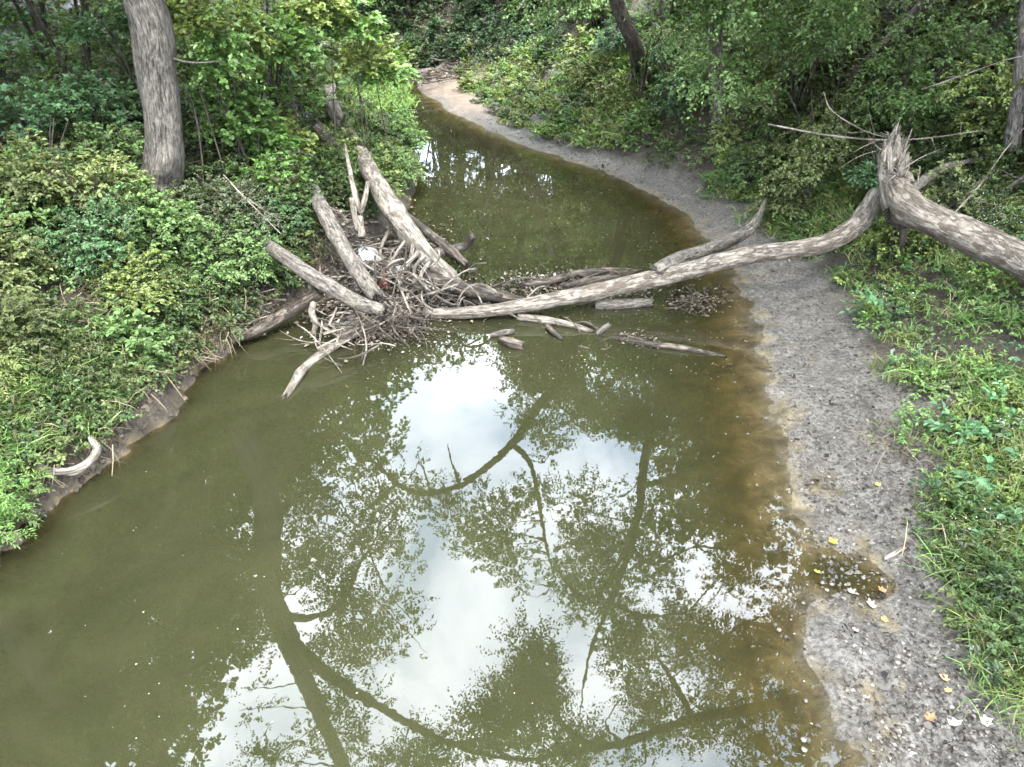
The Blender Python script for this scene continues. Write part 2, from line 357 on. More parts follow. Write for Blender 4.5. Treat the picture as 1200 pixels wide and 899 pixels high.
# ------------------------------------------------------------------ foliage
def unit(v): return v / (np.linalg.norm(v, axis=-1, keepdims=True) + 1e-9)
LEAFS = {
 'ovate': (np.array([(0, 0, 0), (-.5, .32, .10), (-.38, .68, .08), (0, 1, -.12), (.38, .68, .08), (.5, .32, .10)], float),
           np.array([(0, 2, 1), (0, 3, 2), (0, 4, 3), (0, 5, 4)])),
 'lance': (np.array([(0, 0, 0), (-.5, .45, .06), (0, 1, -.16), (.5, .45, .06)], float), np.array([(0, 2, 1), (0, 3, 2)])),
 'lobed': (np.array([(0, 0, 0), (-.55, .15, .05), (-.32, .48, .04), (-.46, .72, .03), (0, 1.05, -.12), (.46, .72, .03), (.32, .48, .04), (.55, .15, .05)], float),
           np.array([(0, 2, 1), (0, 3, 2), (0, 4, 3), (0, 5, 4), (0, 6, 5), (0, 7, 6)])),
 'dia': (np.array([(0, 0, 0), (-.5, .45, .08), (0, 1, -.1), (.5, .45, .08)], float), np.array([(0, 2, 1), (0, 3, 2)])),
 'curl': (np.array([(0, 0, 0), (-.5, .15, .22), (-.34, .42, .05), (-.55, .66, .16), (-.2, .78, .06), (.05, 1.05, .2), (.24, .72, .04), (.5, .75, .2), (.36, .45, .05), (.5, .1, .16), (0, .45, -.04)], float),
           np.array([(0, 10, 1), (1, 10, 2), (2, 10, 3), (3, 10, 4), (4, 10, 5), (5, 10, 6), (6, 10, 7), (7, 10, 8), (8, 10, 9), (9, 10, 0)])),
 'clod': (np.array([(-.5, 0, -.1), (-.2, -.45, -.1), (.35, -.4, -.1), (.55, .1, -.1), (.1, .5, -.1), (-.1, -.1, .3), (.2, .08, .24)], float),
           np.array([(0, 1, 5), (1, 2, 5), (2, 6, 5), (2, 3, 6), (3, 4, 6), (4, 5, 6), (4, 0, 5)])),
}
class Batch:
    def __init__(s): s.V = []; s.F = []; s.C = []; s.n = 0; s.tw = None
    def add(s, V, F, C):
        s.V.append(V); s.F.append(F + s.n); s.C.append(C); s.n += len(V)
    def leaves(s, pos, ax, nr, size, wr, col, kind='ovate'):
        T, F = LEAFS[kind]; N = len(pos); k = len(T)
        ax = unit(ax); sd = unit(np.cross(ax, nr)); nn = np.cross(sd, ax)
        size = np.broadcast_to(size, (N,)); wr = np.broadcast_to(wr, (N,))
        V = pos[:, None] + size[:, None, None] * (T[None, :, 0:1] * wr[:, None, None] * sd[:, None] + T[None, :, 1:2] * ax[:, None] + T[None, :, 2:3] * nn[:, None])
        FF = (F[None] + (np.arange(N) * k)[:, None, None]).reshape(-1, 3)
        s.add(V.reshape(-1, 3), FF, np.repeat(np.broadcast_to(col, (N, 3)), k, 0))
    def sprays(s, org, dirs, Ln, K, lsize, col, droop=.35, wr=.6, kind='ovate', jit=.3, updir=(0, 0, 1)):
        S = len(org); dirs = unit(dirs); Ln = np.broadcast_to(Ln, (S,))[:, None, None]
        t = np.linspace(.1, 1, K)[None, :, None]; up = np.array(updir, float)
        pos = org[:, None] + dirs[:, None] * Ln * t - np.array([0, 0, 1.]) * droop * Ln * t * t
        tan = unit(dirs[:, None] - np.array([0, 0, 2.]) * droop * t)
        side = unit(np.cross(tan, up + rng.normal(0, .25, (S, 1, 3))))
        if s.tw is not None: s.tw.append(pos[:, [0, K // 2, K - 1]])
        sg = np.where(np.arange(K) % 2, 1., -1.)[None, :, None]
        ax = tan * .55 + side * sg * .85 + rng.normal(0, jit, (S, K, 3)); ax[:, -1] = tan[:, -1] + rng.normal(0, .15, (S, 3))
        nr = up + rng.normal(0, jit * 1.3, (S, K, 3)) + unit(dirs)[:, None] * .35
        lsize = np.broadcast_to(lsize, (S,))[:, None]
        sz = lsize * rng.uniform(.6, 1.2, (S, K)) * (1.1 - .35 * t[..., 0])
        c = np.broadcast_to(col, (S, 3))[:, None] * rng.uniform(.85, 1.15, (S, K, 1))
        s.leaves(pos.reshape(-1, 3), ax.reshape(-1, 3), nr.reshape(-1, 3), sz.ravel(), wr, c.reshape(-1, 3), kind)
    def dome(s, c, r, h, S, K, lsize, col, kind='ovate', wr=.6, droop=.35, core=.35, seed=None, colvar=.16):
        d = rng.normal(0, 1, (S, 3)); d[:, 2] = np.abs(d[:, 2]) * .9 + .02; d = unit(d)
        a = np.arctan2(d[:, 1], d[:, 0]); sd_ = rng.integers(0, 999)
        lump = 1 + .9 * fbm(np.cos(a) * 1.4 + d[:, 2] * 2 + sd_, np.sin(a) * 1.4 + sd_ * .37 + d[:, 2], 3, 3)
        u = core + (1 - core) * np.sqrt(rng.random(S))
        org = np.asarray(c) + d * np.array([r, r, h]) * (u * lump)[:, None] * .8
        dr = d * np.array([1, 1, .7]) + np.array([0, 0, .35]) + rng.normal(0, .35, (S, 3))
        tone = 1 + colvar * rng.normal(0, 1, (S, 1))
        s.sprays(org, dr, rng.uniform(.6, 1.3, S) * max(.25 * (r + h) * .5, lsize * 2.2), K, lsize, np.asarray(col) * np.clip(tone, .5, 1.6), droop, wr, kind)
    def blades(s, base, dirs, Ln, wd, col, bend=.7):
        N = len(base); dirs = unit(dirs); Ln = np.broadcast_to(Ln, (N,)); wd = np.broadcast_to(wd, (N,))
        side = unit(np.cross(dirs, rng.normal(0, 1, (N, 3)))); hor = rng.normal(0, 1, (N, 3)); hor[:, 2] = -.25; hor = unit(hor)
        V = np.zeros((N, 7, 3)); ws = [1, .85, .55]
        for k, t in enumerate([0, .4, .75]):
            q = base + dirs * (Ln * t)[:, None] + hor * (Ln * bend * t * t)[:, None] - np.array([0, 0, 1]) * (Ln * bend * .45 * t ** 3)[:, None]
            V[:, 2 * k] = q - side * (wd * ws[k])[:, None]; V[:, 2 * k + 1] = q + side * (wd * ws[k])[:, None]
        V[:, 6] = base + dirs * Ln[:, None] * .92 + hor * (Ln * bend)[:, None] - np.array([0, 0, 1]) * (Ln * bend * .5)[:, None]
        F = np.array([(0, 1, 3), (0, 3, 2), (2, 3, 5), (2, 5, 4), (4, 5, 6)])
        s.add(V.reshape(-1, 3), (F[None] + (np.arange(N) * 7)[:, None, None]).reshape(-1, 3), np.repeat(np.broadcast_to(col, (N, 3)), 7, 0))
    def obj(s, name, mat, parent=None, loc=None):
        if not s.V: return None
        V = np.vstack(s.V); l0 = np.array(parent.location) if parent is not None else (np.zeros(3) if loc is None else np.asarray(loc))
        o = mesh_obj(name, V - l0, np.vstack(s.F), mat, parent, False, {'lcol': np.vstack(s.C)})
        if parent is None: o.location = tuple(map(float, l0))
        return o

G_MID = np.array((.068, .118, .036)); G_YEL = np.array((.125, .165, .045)); G_DRK = np.array((.036, .074, .03))
G_GRY = np.array((.085, .110, .062)); G_BRT = np.array((.085, .160, .040)); G_BLU = np.array((.046, .098, .044)); G_DRY = np.array((.20, .165, .10)); G_OLV = np.array((.085, .108, .038))

# ------------------------------------------------------------------ canopy trees (their mirror images fill the water)
def leaf_cluster(b, c, rx, S, K, ls, col, kind='ovate', wr=.62, sl=1.0):
    d = unit(rng.normal(0, 1, (S, 3))); u = rng.random(S) ** .5
    org = c + d * (rx * u)[:, None] * np.array([1, 1, .75])
    b.sprays(org, d + np.array([0, 0, -.1]) + rng.normal(0, .5, (S, 3)), sl * rng.uniform(.35, .8, S), K, ls, col * np.clip(1 + .2 * rng.normal(0, 1, (S, 1)), .5, 1.6), .3, wr, kind)
def tree(name, label, group, trunk, tr, limbs, blobs, mat, ls=.12, col=G_MID, ridges=.02, dens=1.9, leafkind='dia'):
    root = empty(name, trunk[0]); tag(root, label, 'tree', group)
    wood('trunk', tube(trunk, tr, 18, 7, .07, len(trunk), ridges=ridges), mat, root)
    path = [catmull(trunk, 5)[8:]]
    for k, (lp, lr) in enumerate(limbs):
        wood('limb', tube(lp, lr, 9, 5, .07, k + 2), mat, root); path.append(catmull(lp, 5))
    path = np.vstack(path); b = Batch(); twigs = []
    for (px, py, rx, ry, cov, Y) in blobs:
        a_, b_, c_ = ray(px, py); t = Y / b_; m_px = t / FPX
        A = math.pi * rx * ry; leafpx = .36 * (ls / m_px) ** 2
        n = -math.log(1 - min(cov, .985)) * A / leafpx * 1.0 * dens; K = 9
        ncl = max(3, int(A / 700)); S = max(2, int(n / K / ncl))
        for i in range(ncl):
            an = rng.random() * 6.283; q = math.sqrt(rng.random()) * .88
            c = RF(px + rx * q * math.cos(an), py + ry * q * math.sin(an), Y + rng.uniform(-1, 1))
            leaf_cluster(b, c, rng.uniform(.3, .6) * max(.6, m_px * 48), S, K, ls, col, leafkind, sl=.62)
            if i % 2 == 0:
                j = path[np.argmin(np.linalg.norm(path - c, axis=1))]
                mid = (j + c) / 2 + rng.normal(0, .18, 3) + np.array([0, 0, .12])
                L_ = np.linalg.norm(c - j)
                if L_ < 5.5: wood('branch', tube([j, mid, c, c + (c - mid) * .35], [.014 + .007 * L_, .016, .010, .004], 5, 4, .05, i), mat, root)
    b.obj('crown', M_LEAF, root)
    return root
g0 = G(187, 248)[0][0]
TA = [g0 - [0, 0, .3], D(188, 215, 11.55), D(193, 170, 11.5), D(185, 90, 11.4), D(169, 0, 11.2), RF(316, 690, 10.8), RF(337, 748, 10.6), RF(372, 830, 10.3), RF(402, 899, 10.0), RF(440, 980, 9.8), RF(470, 1080, 9.4)]
tree('bank_tree', 'big grey-barked tree standing on the left bank, trunk bare and curving', None, TA,
     [.46, .33, .29, .285, .275, .265, .25, .19, .17, .13, .05],
     [([RF(334, 742, 10.6), RF(375, 783, 10.5), RF(420, 813, 10.4), RF(470, 843, 10.2), RF(530, 872, 10), RF(610, 890, 9.7), RF(680, 880, 9.4)], [.17, .145, .12, .10, .075, .05, .02]),
      ([RF(325, 722, 10.7), RF(360, 724, 10.8), RF(390, 715, 11.0), RF(408, 695, 11.2), RF(420, 665, 11.5), RF(440, 630, 11.7)], [.10, .085, .075, .06, .04, .015]),
      ([RF(302, 640, 10.9), RF(330, 600, 11.6), RF(365, 575, 12.3), RF(400, 590, 13)], [.09, .07, .05, .02]),
      ([RF(530, 872, 10), RF(560, 868, 9.6), RF(600, 872, 9.3), RF(640, 862, 9)], [.08, .07, .05, .02])],
     [(360, 580, 45, 55, .72, 12), (340, 650, 38, 60, .82, 11.5), (395, 640, 50, 45, .82, 12), (450, 610, 55, 40, .80, 12.5), (400, 700, 45, 35, .78, 11), (375, 760, 32, 34, .7, 10.8),
      (430, 760, 40, 45, .82, 10.6), (440, 705, 40, 25, .62, 11), (470, 735, 22, 20, .5, 10.8), (410, 850, 45, 38, .80, 10.2), (470, 885, 60, 30, .85, 10), (300, 820, 28, 20, .35, 10.6),
      (350, 870, 22, 40, .45, 10.2), (300, 890, 40, 20, .6, 10), (520, 890, 40, 24, .75, 9.8), (285, 740, 35, 40, .93, 10.8), (290, 690, 30, 45, .97, 10.8), (310, 560, 40, 50, .9, 13)], M_BARK, .095)
gm = G(752, 72)[0][0]
tree('bank_tree', 'distant tree leaning left out over the creek from the right bank', None,
     [gm - [0, 0, .4], D(742, 48, 19.6), D(722, 0, 19.2), RF(658, 440, 18.6), RF(628, 480, 18), RF(600, 520, 17.5), RF(565, 552, 17), RF(530, 572, 16.6), RF(490, 578, 16.3), RF(462, 563, 16), RF(435, 540, 15.8), RF(405, 516, 15.5), RF(378, 496, 15.2)],
     [.22, .19, .17, .15, .135, .12, .10, .085, .075, .068, .06, .045, .02],
     [([RF(600, 520, 17.5), RF(622, 545, 17.2), RF(632, 590, 17), RF(640, 640, 16.8), RF(650, 680, 16.5)], [.10, .08, .06, .05, .02]),
      ([RF(540, 568, 16.7), RF(530, 545, 16.9), RF(525, 520, 17)], [.05, .03, .01]), ([RF(505, 578, 16.4), RF(498, 555, 16.5), RF(490, 535, 16.6)], [.04, .03, .01]),
      ([RF(465, 565, 16), RF(440, 590, 15.7), RF(410, 610, 15.4)], [.07, .05, .02])],
     [(415, 505, 55, 36, .62, 15.5), (440, 545, 55, 35, .66, 15.8), (380, 530, 40, 35, .7, 15.4), (520, 605, 38, 28, .72, 16.5), (560, 605, 40, 40, .80, 17), (600, 590, 38, 45, .72, 17),
      (580, 650, 35, 45, .72, 16.6), (600, 690, 22, 26, .6, 16.5), (610, 440, 42, 55, .90, 18.5), (670, 430, 70, 60, .975, 18.6), (700, 500, 70, 32, .95, 18.2), (630, 510, 28, 28, .8, 17.6),
      (650, 370, 90, 40, .96, 20), (480, 640, 40, 22, .45, 16)], M_DARKBARK, .125, G_MID)
gn = G(845, 150)[0][0]
tree('bank_tree', 'slender tree rising out of the vines on the right bank', None,
     [gn - [0, 0, .3], gn + [-.5, -.3, 2], RF(775, 470, 15.6), RF(757, 530, 15.0), RF(748, 600, 14.6), RF(737, 650, 14.3), RF(712, 712, 14), RF(690, 770, 13.8), RF(680, 840, 13.5)],
     [.18, .15, .13, .12, .105, .09, .07, .05, .02],
     [([RF(742, 625, 14.5), RF(725, 660, 14.8), RF(705, 690, 15), RF(690, 700, 15.2), RF(665, 685, 15.3), RF(650, 655, 15.5)], [.09, .08, .06, .05, .04, .015]),
      ([RF(738, 640, 14.4), RF(760, 660, 14), RF(780, 655, 13.6), RF(815, 640, 13)], [.08, .06, .05, .02]), ([RF(715, 705, 14), RF(745, 720, 13.5), RF(775, 722, 13), RF(810, 715, 12.6)], [.07, .05, .04, .02]),
      ([RF(752, 570, 14.8), RF(790, 560, 14.3), RF(830, 565, 13.8)], [.08, .06, .02])],
     [(680, 590, 34, 50, .66, 15), (710, 640, 45, 40, .86, 14.8), (680, 690, 40, 35, .85, 15), (730, 690, 45, 40, .9, 14.2), (725, 745, 45, 28, .82, 14), (775, 600, 32, 60, .72, 14.4), (800, 660, 40, 50, .8, 13.6),
      (790, 730, 34, 34, .72, 13.2), (760, 470, 70, 45, .95, 15.4), (840, 470, 60, 40, .86, 15), (850, 560, 45, 40, .84, 14), (870, 640, 45, 60, .93, 13.4), (830, 420, 90, 50, .96, 15.6), (900, 540, 50, 60, .94, 14), (655, 655, 18, 25, .55, 15.4)], M_BARK, .11, G_MID)
go = np.array([7.2, 7.8, hz(7.2, 7.8)])
tree('bank_tree', 'tree beyond the right edge whose limb hangs over the creek', None,
     [go - [0, 0, .3], go + [-.4, 0, 2.4], RF(985, 800, 7.6), RF(900, 826, 7.5), RF(812, 842, 7.5), RF(740, 868, 7.5), RF(680, 880, 7.5), RF(610, 893, 7.4)],
     [.26, .20, .12, .095, .08, .065, .05, .02],
     [([RF(812, 842, 7.5), RF(790, 800, 8), RF(770, 770, 8.4)], [.07, .05, .02]), ([RF(700, 878, 7.5), RF(660, 850, 7.9), RF(630, 800, 8.4), RF(615, 770, 8.8)], [.08, .06, .05, .02]),
      ([RF(890, 828, 7.5), RF(880, 770, 9), RF(870, 730, 10)], [.08, .06, .02])],
     [(610, 790, 32, 45, .97, 9.4), (640, 830, 42, 40, .97, 8.2), (590, 850, 45, 40, .97, 8), (660, 885, 60, 26, .93, 7.6), (750, 800, 32, 48, .93, 9.0), (790, 850, 50, 30, .9, 7.6), (820, 770, 40, 45, .9, 9.5),
      (860, 830, 45, 40, .93, 7.7), (890, 750, 50, 60, .95, 10.2), (930, 840, 50, 30, .85, 7.5), (740, 890, 30, 14, .6, 7.4), (955, 740, 40, 60, .95, 10.6), (900, 890, 45, 20, .85, 7.2)], M_DARKBARK, .075, G_MID)

gp = np.array([-8.4, 7.6, hz(-8.4, 7.6)])
tree('bank_tree', 'dense-crowned tree at the left edge shading the left water', None,
     [gp - [0, 0, .3], gp + [.2, 0, 2.2], gp + [.5, .1, 4.5], RF(150, 800, 8.2), RF(200, 900, 7.8)], [.26, .22, .19, .15, .06],
     [([gp + [.5, .1, 4.5], RF(190, 680, 9.6), RF(240, 640, 11)], [.10, .08, .03]), ([RF(150, 800, 8.2), RF(210, 790, 8.4), RF(250, 770, 8.6)], [.09, .07, .03])],
     [(230, 560, 50, 60, .96, 16), (250, 640, 40, 60, .96, 13), (180, 640, 60, 70, .97, 13.5), (240, 710, 35, 40, .95, 11), (150, 740, 70, 60, .97, 10.8), (230, 790, 28, 40, .9, 9.2), (100, 820, 70, 60, .97, 8.2), (190, 860, 50, 45, .95, 8), (60, 720, 70, 70, .97, 11.5), (250, 480, 50, 50, .95, 19), (30, 880, 70, 50, .97, 8), (130, 640, 60, 50, .97, 13)], M_BARK, .11, G_MID)

# ------------------------------------------------------------------ woods behind and beside (one tree of each kind, then copies)
def wood_tree(h, cr, seed, ls, col, nleaf):
    r = np.random.default_rng(seed); root = empty('woodland_tree', (0, 0, 0))
    top = np.array([r.normal(0, .5), r.normal(0, .5), h])
    tp = [np.zeros(3) - [0, 0, .4], [.1, 0, h * .25], top * .55 + r.normal(0, .2, 3) * [1, 1, 0], top]
    wood('trunk', tube(tp, [.028 * h, .019 * h, .013 * h, .02], 10, 6, .08, seed, ridges=.02), M_DARKBARK, root)
    b = Batch(); br = []; n = 26; path = catmull(tp, 8)
    for i in range(n):
        z0 = .28 + .7 * (i + .5) / n; an = i * 2.4 + r.normal(0, .3); R_ = cr * math.sin(min(1, (1.08 - z0) / .55 + .15) * math.pi / 2) * r.uniform(.65, 1.05)
        st = path[int((len(path) - 1) * z0 * .92)]; en = np.array([math.cos(an) * R_, math.sin(an) * R_, h * z0 + R_ * .25]) + [top[0] * z0, top[1] * z0, 0]
        br.append(tube([st, (st + en) / 2 + [0, 0, .25], en], [.006 * h, .004 * h, .01], 5, 4, .05, i))
        for f in (.5, .8, 1.0):
            c = st + (en - st) * f + r.normal(0, .35, 3)
            leaf_cluster(b, c, cr * .26 + .2, max(3, int(nleaf / n / 3 / 8)), 8, ls, col * r.uniform(.75, 1.3), 'dia', .7)
    wood('branches', br, M_DARKBARK, root)['kind'] = 'stuff'; b.obj('crown', M_LEAF, root)
    return root
def dup(root, loc, rz, s):
    r_ = root.copy(); COL.objects.link(r_); r_.location = tuple(map(float, loc)); r_.rotation_euler = (0, 0, rz); r_.scale = (s, s, s)
    for ch in list(root.children):
        c = ch.copy(); COL.objects.link(c); c.parent = r_
    return r_
protos = [wood_tree(13, 3.6, 31, .30, G_MID, 9000), wood_tree(15, 4.2, 47, .32, G_DRK * 1.4, 9500), wood_tree(10, 3.2, 59, .26, G_GRY, 8500)]
WT = [(-6, 40, 1), (-12, 37, 0), (-9, 46, 0), (-1.5, 45, 2), (-15, 44, 1), (4.5, 39, 0), (8.5, 36, 1), (8, 45, 1), (12, 40, 2), (14, 33, 0), (-9, 29, 1), (-12, 24, 0), (-9.5, 19.5, 2), (-14, 17, 1),
      (-11.5, 12.5, 0), (-12, 7, 1), (-15, 10, 0), (-11, 3.5, 0), (11, 27, 1), (9.5, 22, 2), (13, 20, 0), (12.5, 14.5, 1), (11.5, 10, 0), (13, 5.5, 1), (-20, 30, 0), (19, 28, 1), (-18, 4, 1), (1.5, 52, 0), (-5, 55, 1), (9, 53, 0),
      (-14, 55, 0), (-3, 42.5, 0), (-8, 43, 1), (3, 47, 1), (-4.5, 48, 1), (6, 42, 2), (1.2, 43, 2), (-8.5, -2.5, 1), (9, -2, 0), (-9, -9, 0), (-12, -5, 1), (-14, -12, 0), (13, 1.5, 0), (18, 45, 1), (-22, 20, 1), (20, 16, 0), (-16.5, 23, 2), (15, 25, 2)]
used = set()
for k, (x, y, v) in enumerate(WT):
    loc = (x, y, float(hz(x, y))); s = float(np.random.default_rng(k + 5).uniform(.85, 1.15))
    if v in used: o = dup(protos[v], loc, k * 1.7, s)
    else: o = protos[v]; o.location = loc; o.rotation_euler = (0, 0, k * 1.7); o.scale = (s, s, s); used.add(v)
    side = 'unseen near the viewpoint, added for shade' if y < 0 else 'behind the left bank' if x < 0 and y < 33 else 'behind the right bank' if y < 33 else 'beyond the far creek bend'  # trees around the viewpoint are out of frame, added to block skylight
    tag(o, ('mid-green rounded', 'dark green tall', 'small grey-green')[v] + ' leafy tree in the woods ' + side, 'tree', 'woodland trees ' + side)

# ------------------------------------------------------------------ the logjam, fallen tree and driftwood
def log(label, path, radii, mat, seg=14, sub=7, rough=.09, seed=1, jag=.06, name='log', cat='log', group=None):
    return tag(wood(name, tube(path, radii, seg, sub, rough, seed, jag, ridges=.012), mat), label, cat, group)
ft = empty('fallen_tree', P(1060, 262, 1.2)); tag(ft, 'fallen tree with splintered break, its long bare limb bridging the creek', 'fallen tree')
wood('trunk', tube([P(1036, 186, 2.15), P(1044, 212, 2.02), P(1062, 240, 1.85), P(1100, 262, 1.72), P(1150, 284, 1.62), P(1200, 308, 1.52), P(1262, 338, 1.42), P(1340, 372, 1.3)],
     [.09, .16, .235, .23, .235, .23, .225, .22], 22, 8, .10, 3, .12, ridges=.05), M_DEAD, ft)
wood('limb', tube([P(498, 367, .10), P(550, 366, .14), P(600, 360, .20), P(650, 351, .27), P(700, 341, .34), P(770, 326, .5), P(830, 311, .66), P(880, 299, .82), P(930, 292, .95), P(970, 284, 1.06), P(1000, 268, 1.2), P(1016, 250, 1.38), P(1026, 228, 1.62)],
     [.08, .10, .115, .125, .135, .14, .14, .135, .14, .15, .16, .16, .12], 18, 7, .10, 8, .05, ridges=.02), M_DEAD, ft)
wood('broken_stub', [tube([P(1046, 240, 1.75), P(1038, 205, 2.1), P(1041, 175, 2.4), P(1050, 150, 2.65)], [.16, .10, .08, .02], 10, 5, .2, 5, .12, ridges=.03),
     tube([P(1060, 215, 1.95), P(1052, 190, 2.3), P(1052, 160, 2.6)], [.16, .10, .03], 9, 5, .2, 9, .1, ridges=.03)], M_DEAD, ft)
sl = []
for k in range(26):
    a = P(1044 + rng.uniform(-9, 13), 186 + rng.uniform(-16, 24), 2.25); e = a + rng.normal(0, .10, 3) + [.04, 0, .1 + .3 * rng.random()]
    v_, f4_, f3_, u_ = tube([a, (a + e) / 2 + rng.normal(0, .02, 3), e], [.05, .032, .004], 6, 3, .5, k)
    ax_ = unit(rng.normal(0, 1, 3) * [1, 1, .1]); cc_ = v_.mean(0); v_ = v_ - .72 * ((v_ - cc_) @ ax_)[:, None] * ax_
    sl.append((v_, f4_, f3_, u_))
for k in range(34):
    a = P(1042 + rng.uniform(-14, 18), 178 + rng.uniform(-24, 30), 2.35); e = a + rng.normal(0, .26, 3) + [.02, -.05, .06]
    sl.append(tube([a, (a + e) / 2 + rng.normal(0, .05, 3), e], [.010, .007, .002], 4, 3, .1, k))
wood('splinters', sl, M_PALE, ft)['kind'] = 'stuff'
wood('branch', tube([P(1062, 228, 1.9), P(1085, 210, 1.9), P(1110, 196, 1.9), P(1150, 186, 1.95)], [.09, .08, .07, .03], 9, 5, .08, 6), M_GREY, ft)
wood('bark_flap', tube([P(1052, 250, 1.62), P(1062, 264, 1.42), P(1058, 282, 1.2)], [.17, .13, .04], 11, 6, .4, 4, .15, ridges=.06), M_DARKBARK, ft)

log('short broken grey log resting on top of the long bare limb', [P(768, 318, .62), P(790, 306, .66), P(830, 292, .62), P(865, 277, .58), P(884, 262, .66), P(896, 238, .95)], [.12, .135, .11, .115, .09, .03], M_GREY, 16, 7, .16, 13, .10)
bl = empty('log', P(460, 240, .8)); tag(bl, 'largest pale log slanting down the left bank into the jam', 'log')
wood('stem', tube([PG(387, 100, .75), PG(391, 128, .55), PG(403, 150, .35), PG(421, 178, .25), P(440, 212, 1.2), P(462, 248, .95), P(490, 288, .55), P(528, 328, .10)], [.11, .15, .16, .17, .18, .19, .19, .15], 20, 8, .08, 21, .1, ridges=.02), M_PALE, bl)
for k, (x0, y0) in enumerate([(470, 268), (478, 280), (484, 288), (490, 296), (498, 300), (462, 262), (505, 306)]):
    a = P(x0, y0, .7 - .03 * k); e = P(x0 + rng.uniform(-22, 6), y0 + rng.uniform(26, 44), .28); m_ = (a + e) / 2 + rng.normal(0, .08, 3)
    wood('root', tube([a, m_, e, e + rng.normal(0, .1, 3)], [.045, .035, .028, .01], 6, 4, .15, k), M_PALE, bl)
log('short dark charred stub poking up out of the left-bank ivy', [PG(370, 146, .75), PG(383, 164, .5), PG(400, 188, .05)], [.115, .13, .13], M_DARKBARK, 14, 5, .08, 31, .03)
fb = empty('dead_branch', P(423, 285, .9)); tag(fb, 'pale forked dead branch standing in the ivy beside the largest log', 'branch')
wood('stem', tube([P(404, 168, 1.9), P(410, 200, 1.75), P(415, 225, 1.5), P(421, 250, 1.2), P(424, 278, .9)], [.022, .04, .055, .06, .075], 8, 5, .1, 5, .02), M_PALE, fb)
wood('fork', tube([P(431, 214, 1.7), P(428, 232, 1.5), P(422, 250, 1.22)], [.035, .045, .05], 8, 5, .1, 6, .03), M_PALE, fb)
wood('fork', tube([P(412, 232, 1.5), P(416, 254, 1.2), P(422, 272, .95)], [.05, .055, .06], 8, 5, .12, 7, .03), M_PALE, fb)
log('grey log with peeling bark leaning down the left bank between two others', [PG(352, 198, .05), PG(366, 220, .14), P(378, 246, 1.45), P(392, 272, 1.25), P(408, 300, .95), P(424, 326, .68), P(440, 346, .5)], [.08, .10, .12, .125, .13, .13, .12], M_GREY, 18, 7, .12, 41, .08)
log('smooth grey log sloping from the left bank to the root mass', [PG(272, 262, .05), PG(304, 283, .16), P(332, 300, 1.12), P(360, 320, .95), P(392, 340, .72), P(420, 355, .52), P(448, 364, .42)], [.08, .10, .11, .115, .12, .115, .10], M_GREY, 18, 7, .07, 51, .06)
lo = empty('log', P(340, 372, .1)); tag(lo, 'low water-worn log lying along the left shore below the jam', 'log')
wood('stem', tube([P(272, 398, .12), P(300, 388, .2), P(328, 372, .25), P(352, 358, .4), P(374, 344, .6)], [.05, .09, .10, .09, .10], 14, 6, .12, 61, .04), M_WET, lo)
wood('branch', tube([P(362, 336, .62), P(368, 350, .5), P(365, 366, .4), P(370, 380, .28), P(366, 392, .12)], [.03, .045, .05, .05, .02], 8, 5, .12, 6, .02), M_PALE, lo)
log('thin brown log lying alongside the largest log, far side', [P(462, 240, .75), P(488, 262, .62), P(510, 280, .5), P(530, 296, .36), P(546, 310, .24)], [.04, .075, .09, .095, .07], M_WET, 14, 6, .1, 71, .05)
log('curved dark log whose tip rises above the still water', [P(488, 300, .35), P(510, 297, .34), P(530, 293, .32), P(545, 288, .36), P(555, 276, .62)], [.10, .10, .095, .085, .055], M_WET, 12, 6, .12, 81, .05)
log('dark wet log in front of the largest log, pointing right', [P(503, 327, .34), P(530, 335, .30), P(560, 343, .26), P(590, 349, .22), P(612, 351, .18)], [.10, .115, .115, .10, .04], M_WET, 16, 7, .08, 91, .05)
log('stump of a wide pale log half sunk behind the dark wet log', [P(500, 308, .2), P(518, 322, .16), P(534, 334, .05)], [.16, .18, .13], M_DEAD, 16, 6, .12, 95, .06)
log('slanting half-drowned log with a pale broken tip in the left water', [P(452, 366, .3), P(420, 385, .16), P(390, 406, .06), P(362, 426, .0), P(350, 440, .06), P(336, 462, .03)], [.07, .08, .07, .06, .07, .04], M_PALE, 12, 6, .14, 101, .07)
log('floating straight pale stick just in front of the long limb', [P(607, 371, .05), P(640, 375, .05), P(670, 381, .04), P(692, 388, .0)], [.055, .06, .05, .035], M_DEAD, 10, 5, .1, 111, .03, 'driftwood', 'driftwood')
log('floating grey log end showing under the middle of the long limb', [P(698, 357, .05), P(730, 356, .06), P(762, 354, .05)], [.08, .085, .07], M_GREY, 12, 5, .1, 121, .03, 'driftwood', 'driftwood')
log('long thin stick lying just awash towards the right shore', [P(718, 396, .0), P(760, 403, .03), P(800, 408, .03), P(850, 418, -.01)], [.03, .04, .045, .02], M_WET, 8, 5, .15, 131, .02, 'driftwood', 'driftwood')
log('short dark knobbed stick floating below the pale straight stick', [P(640, 381, .05), P(648, 388, .07), P(658, 397, .02)], [.035, .045, .025], M_WET, 8, 5, .2, 141, .02, 'driftwood', 'driftwood')
log('stubby grey stick end tilted out of the water right of the pale stick', [P(700, 392, .0), P(707, 385, .1), P(714, 380, .17)], [.035, .04, .035], M_GREY, 8, 5, .2, 151, .02, 'driftwood', 'driftwood')
log('dark blocky chunk of wood floating alone below the long limb', [P(588, 398, .06), P(600, 402, .07), P(612, 405, .04)], [.07, .09, .07], M_WET, 9, 4, .2, 161, .03, 'driftwood', 'driftwood')
log('grey flake of wood beside the floating dark chunk', [P(575, 393, .03), P(590, 390, .05), P(602, 388, .03)], [.03, .05, .03], M_GREY, 8, 4, .25, 171, .02, 'driftwood', 'driftwood')
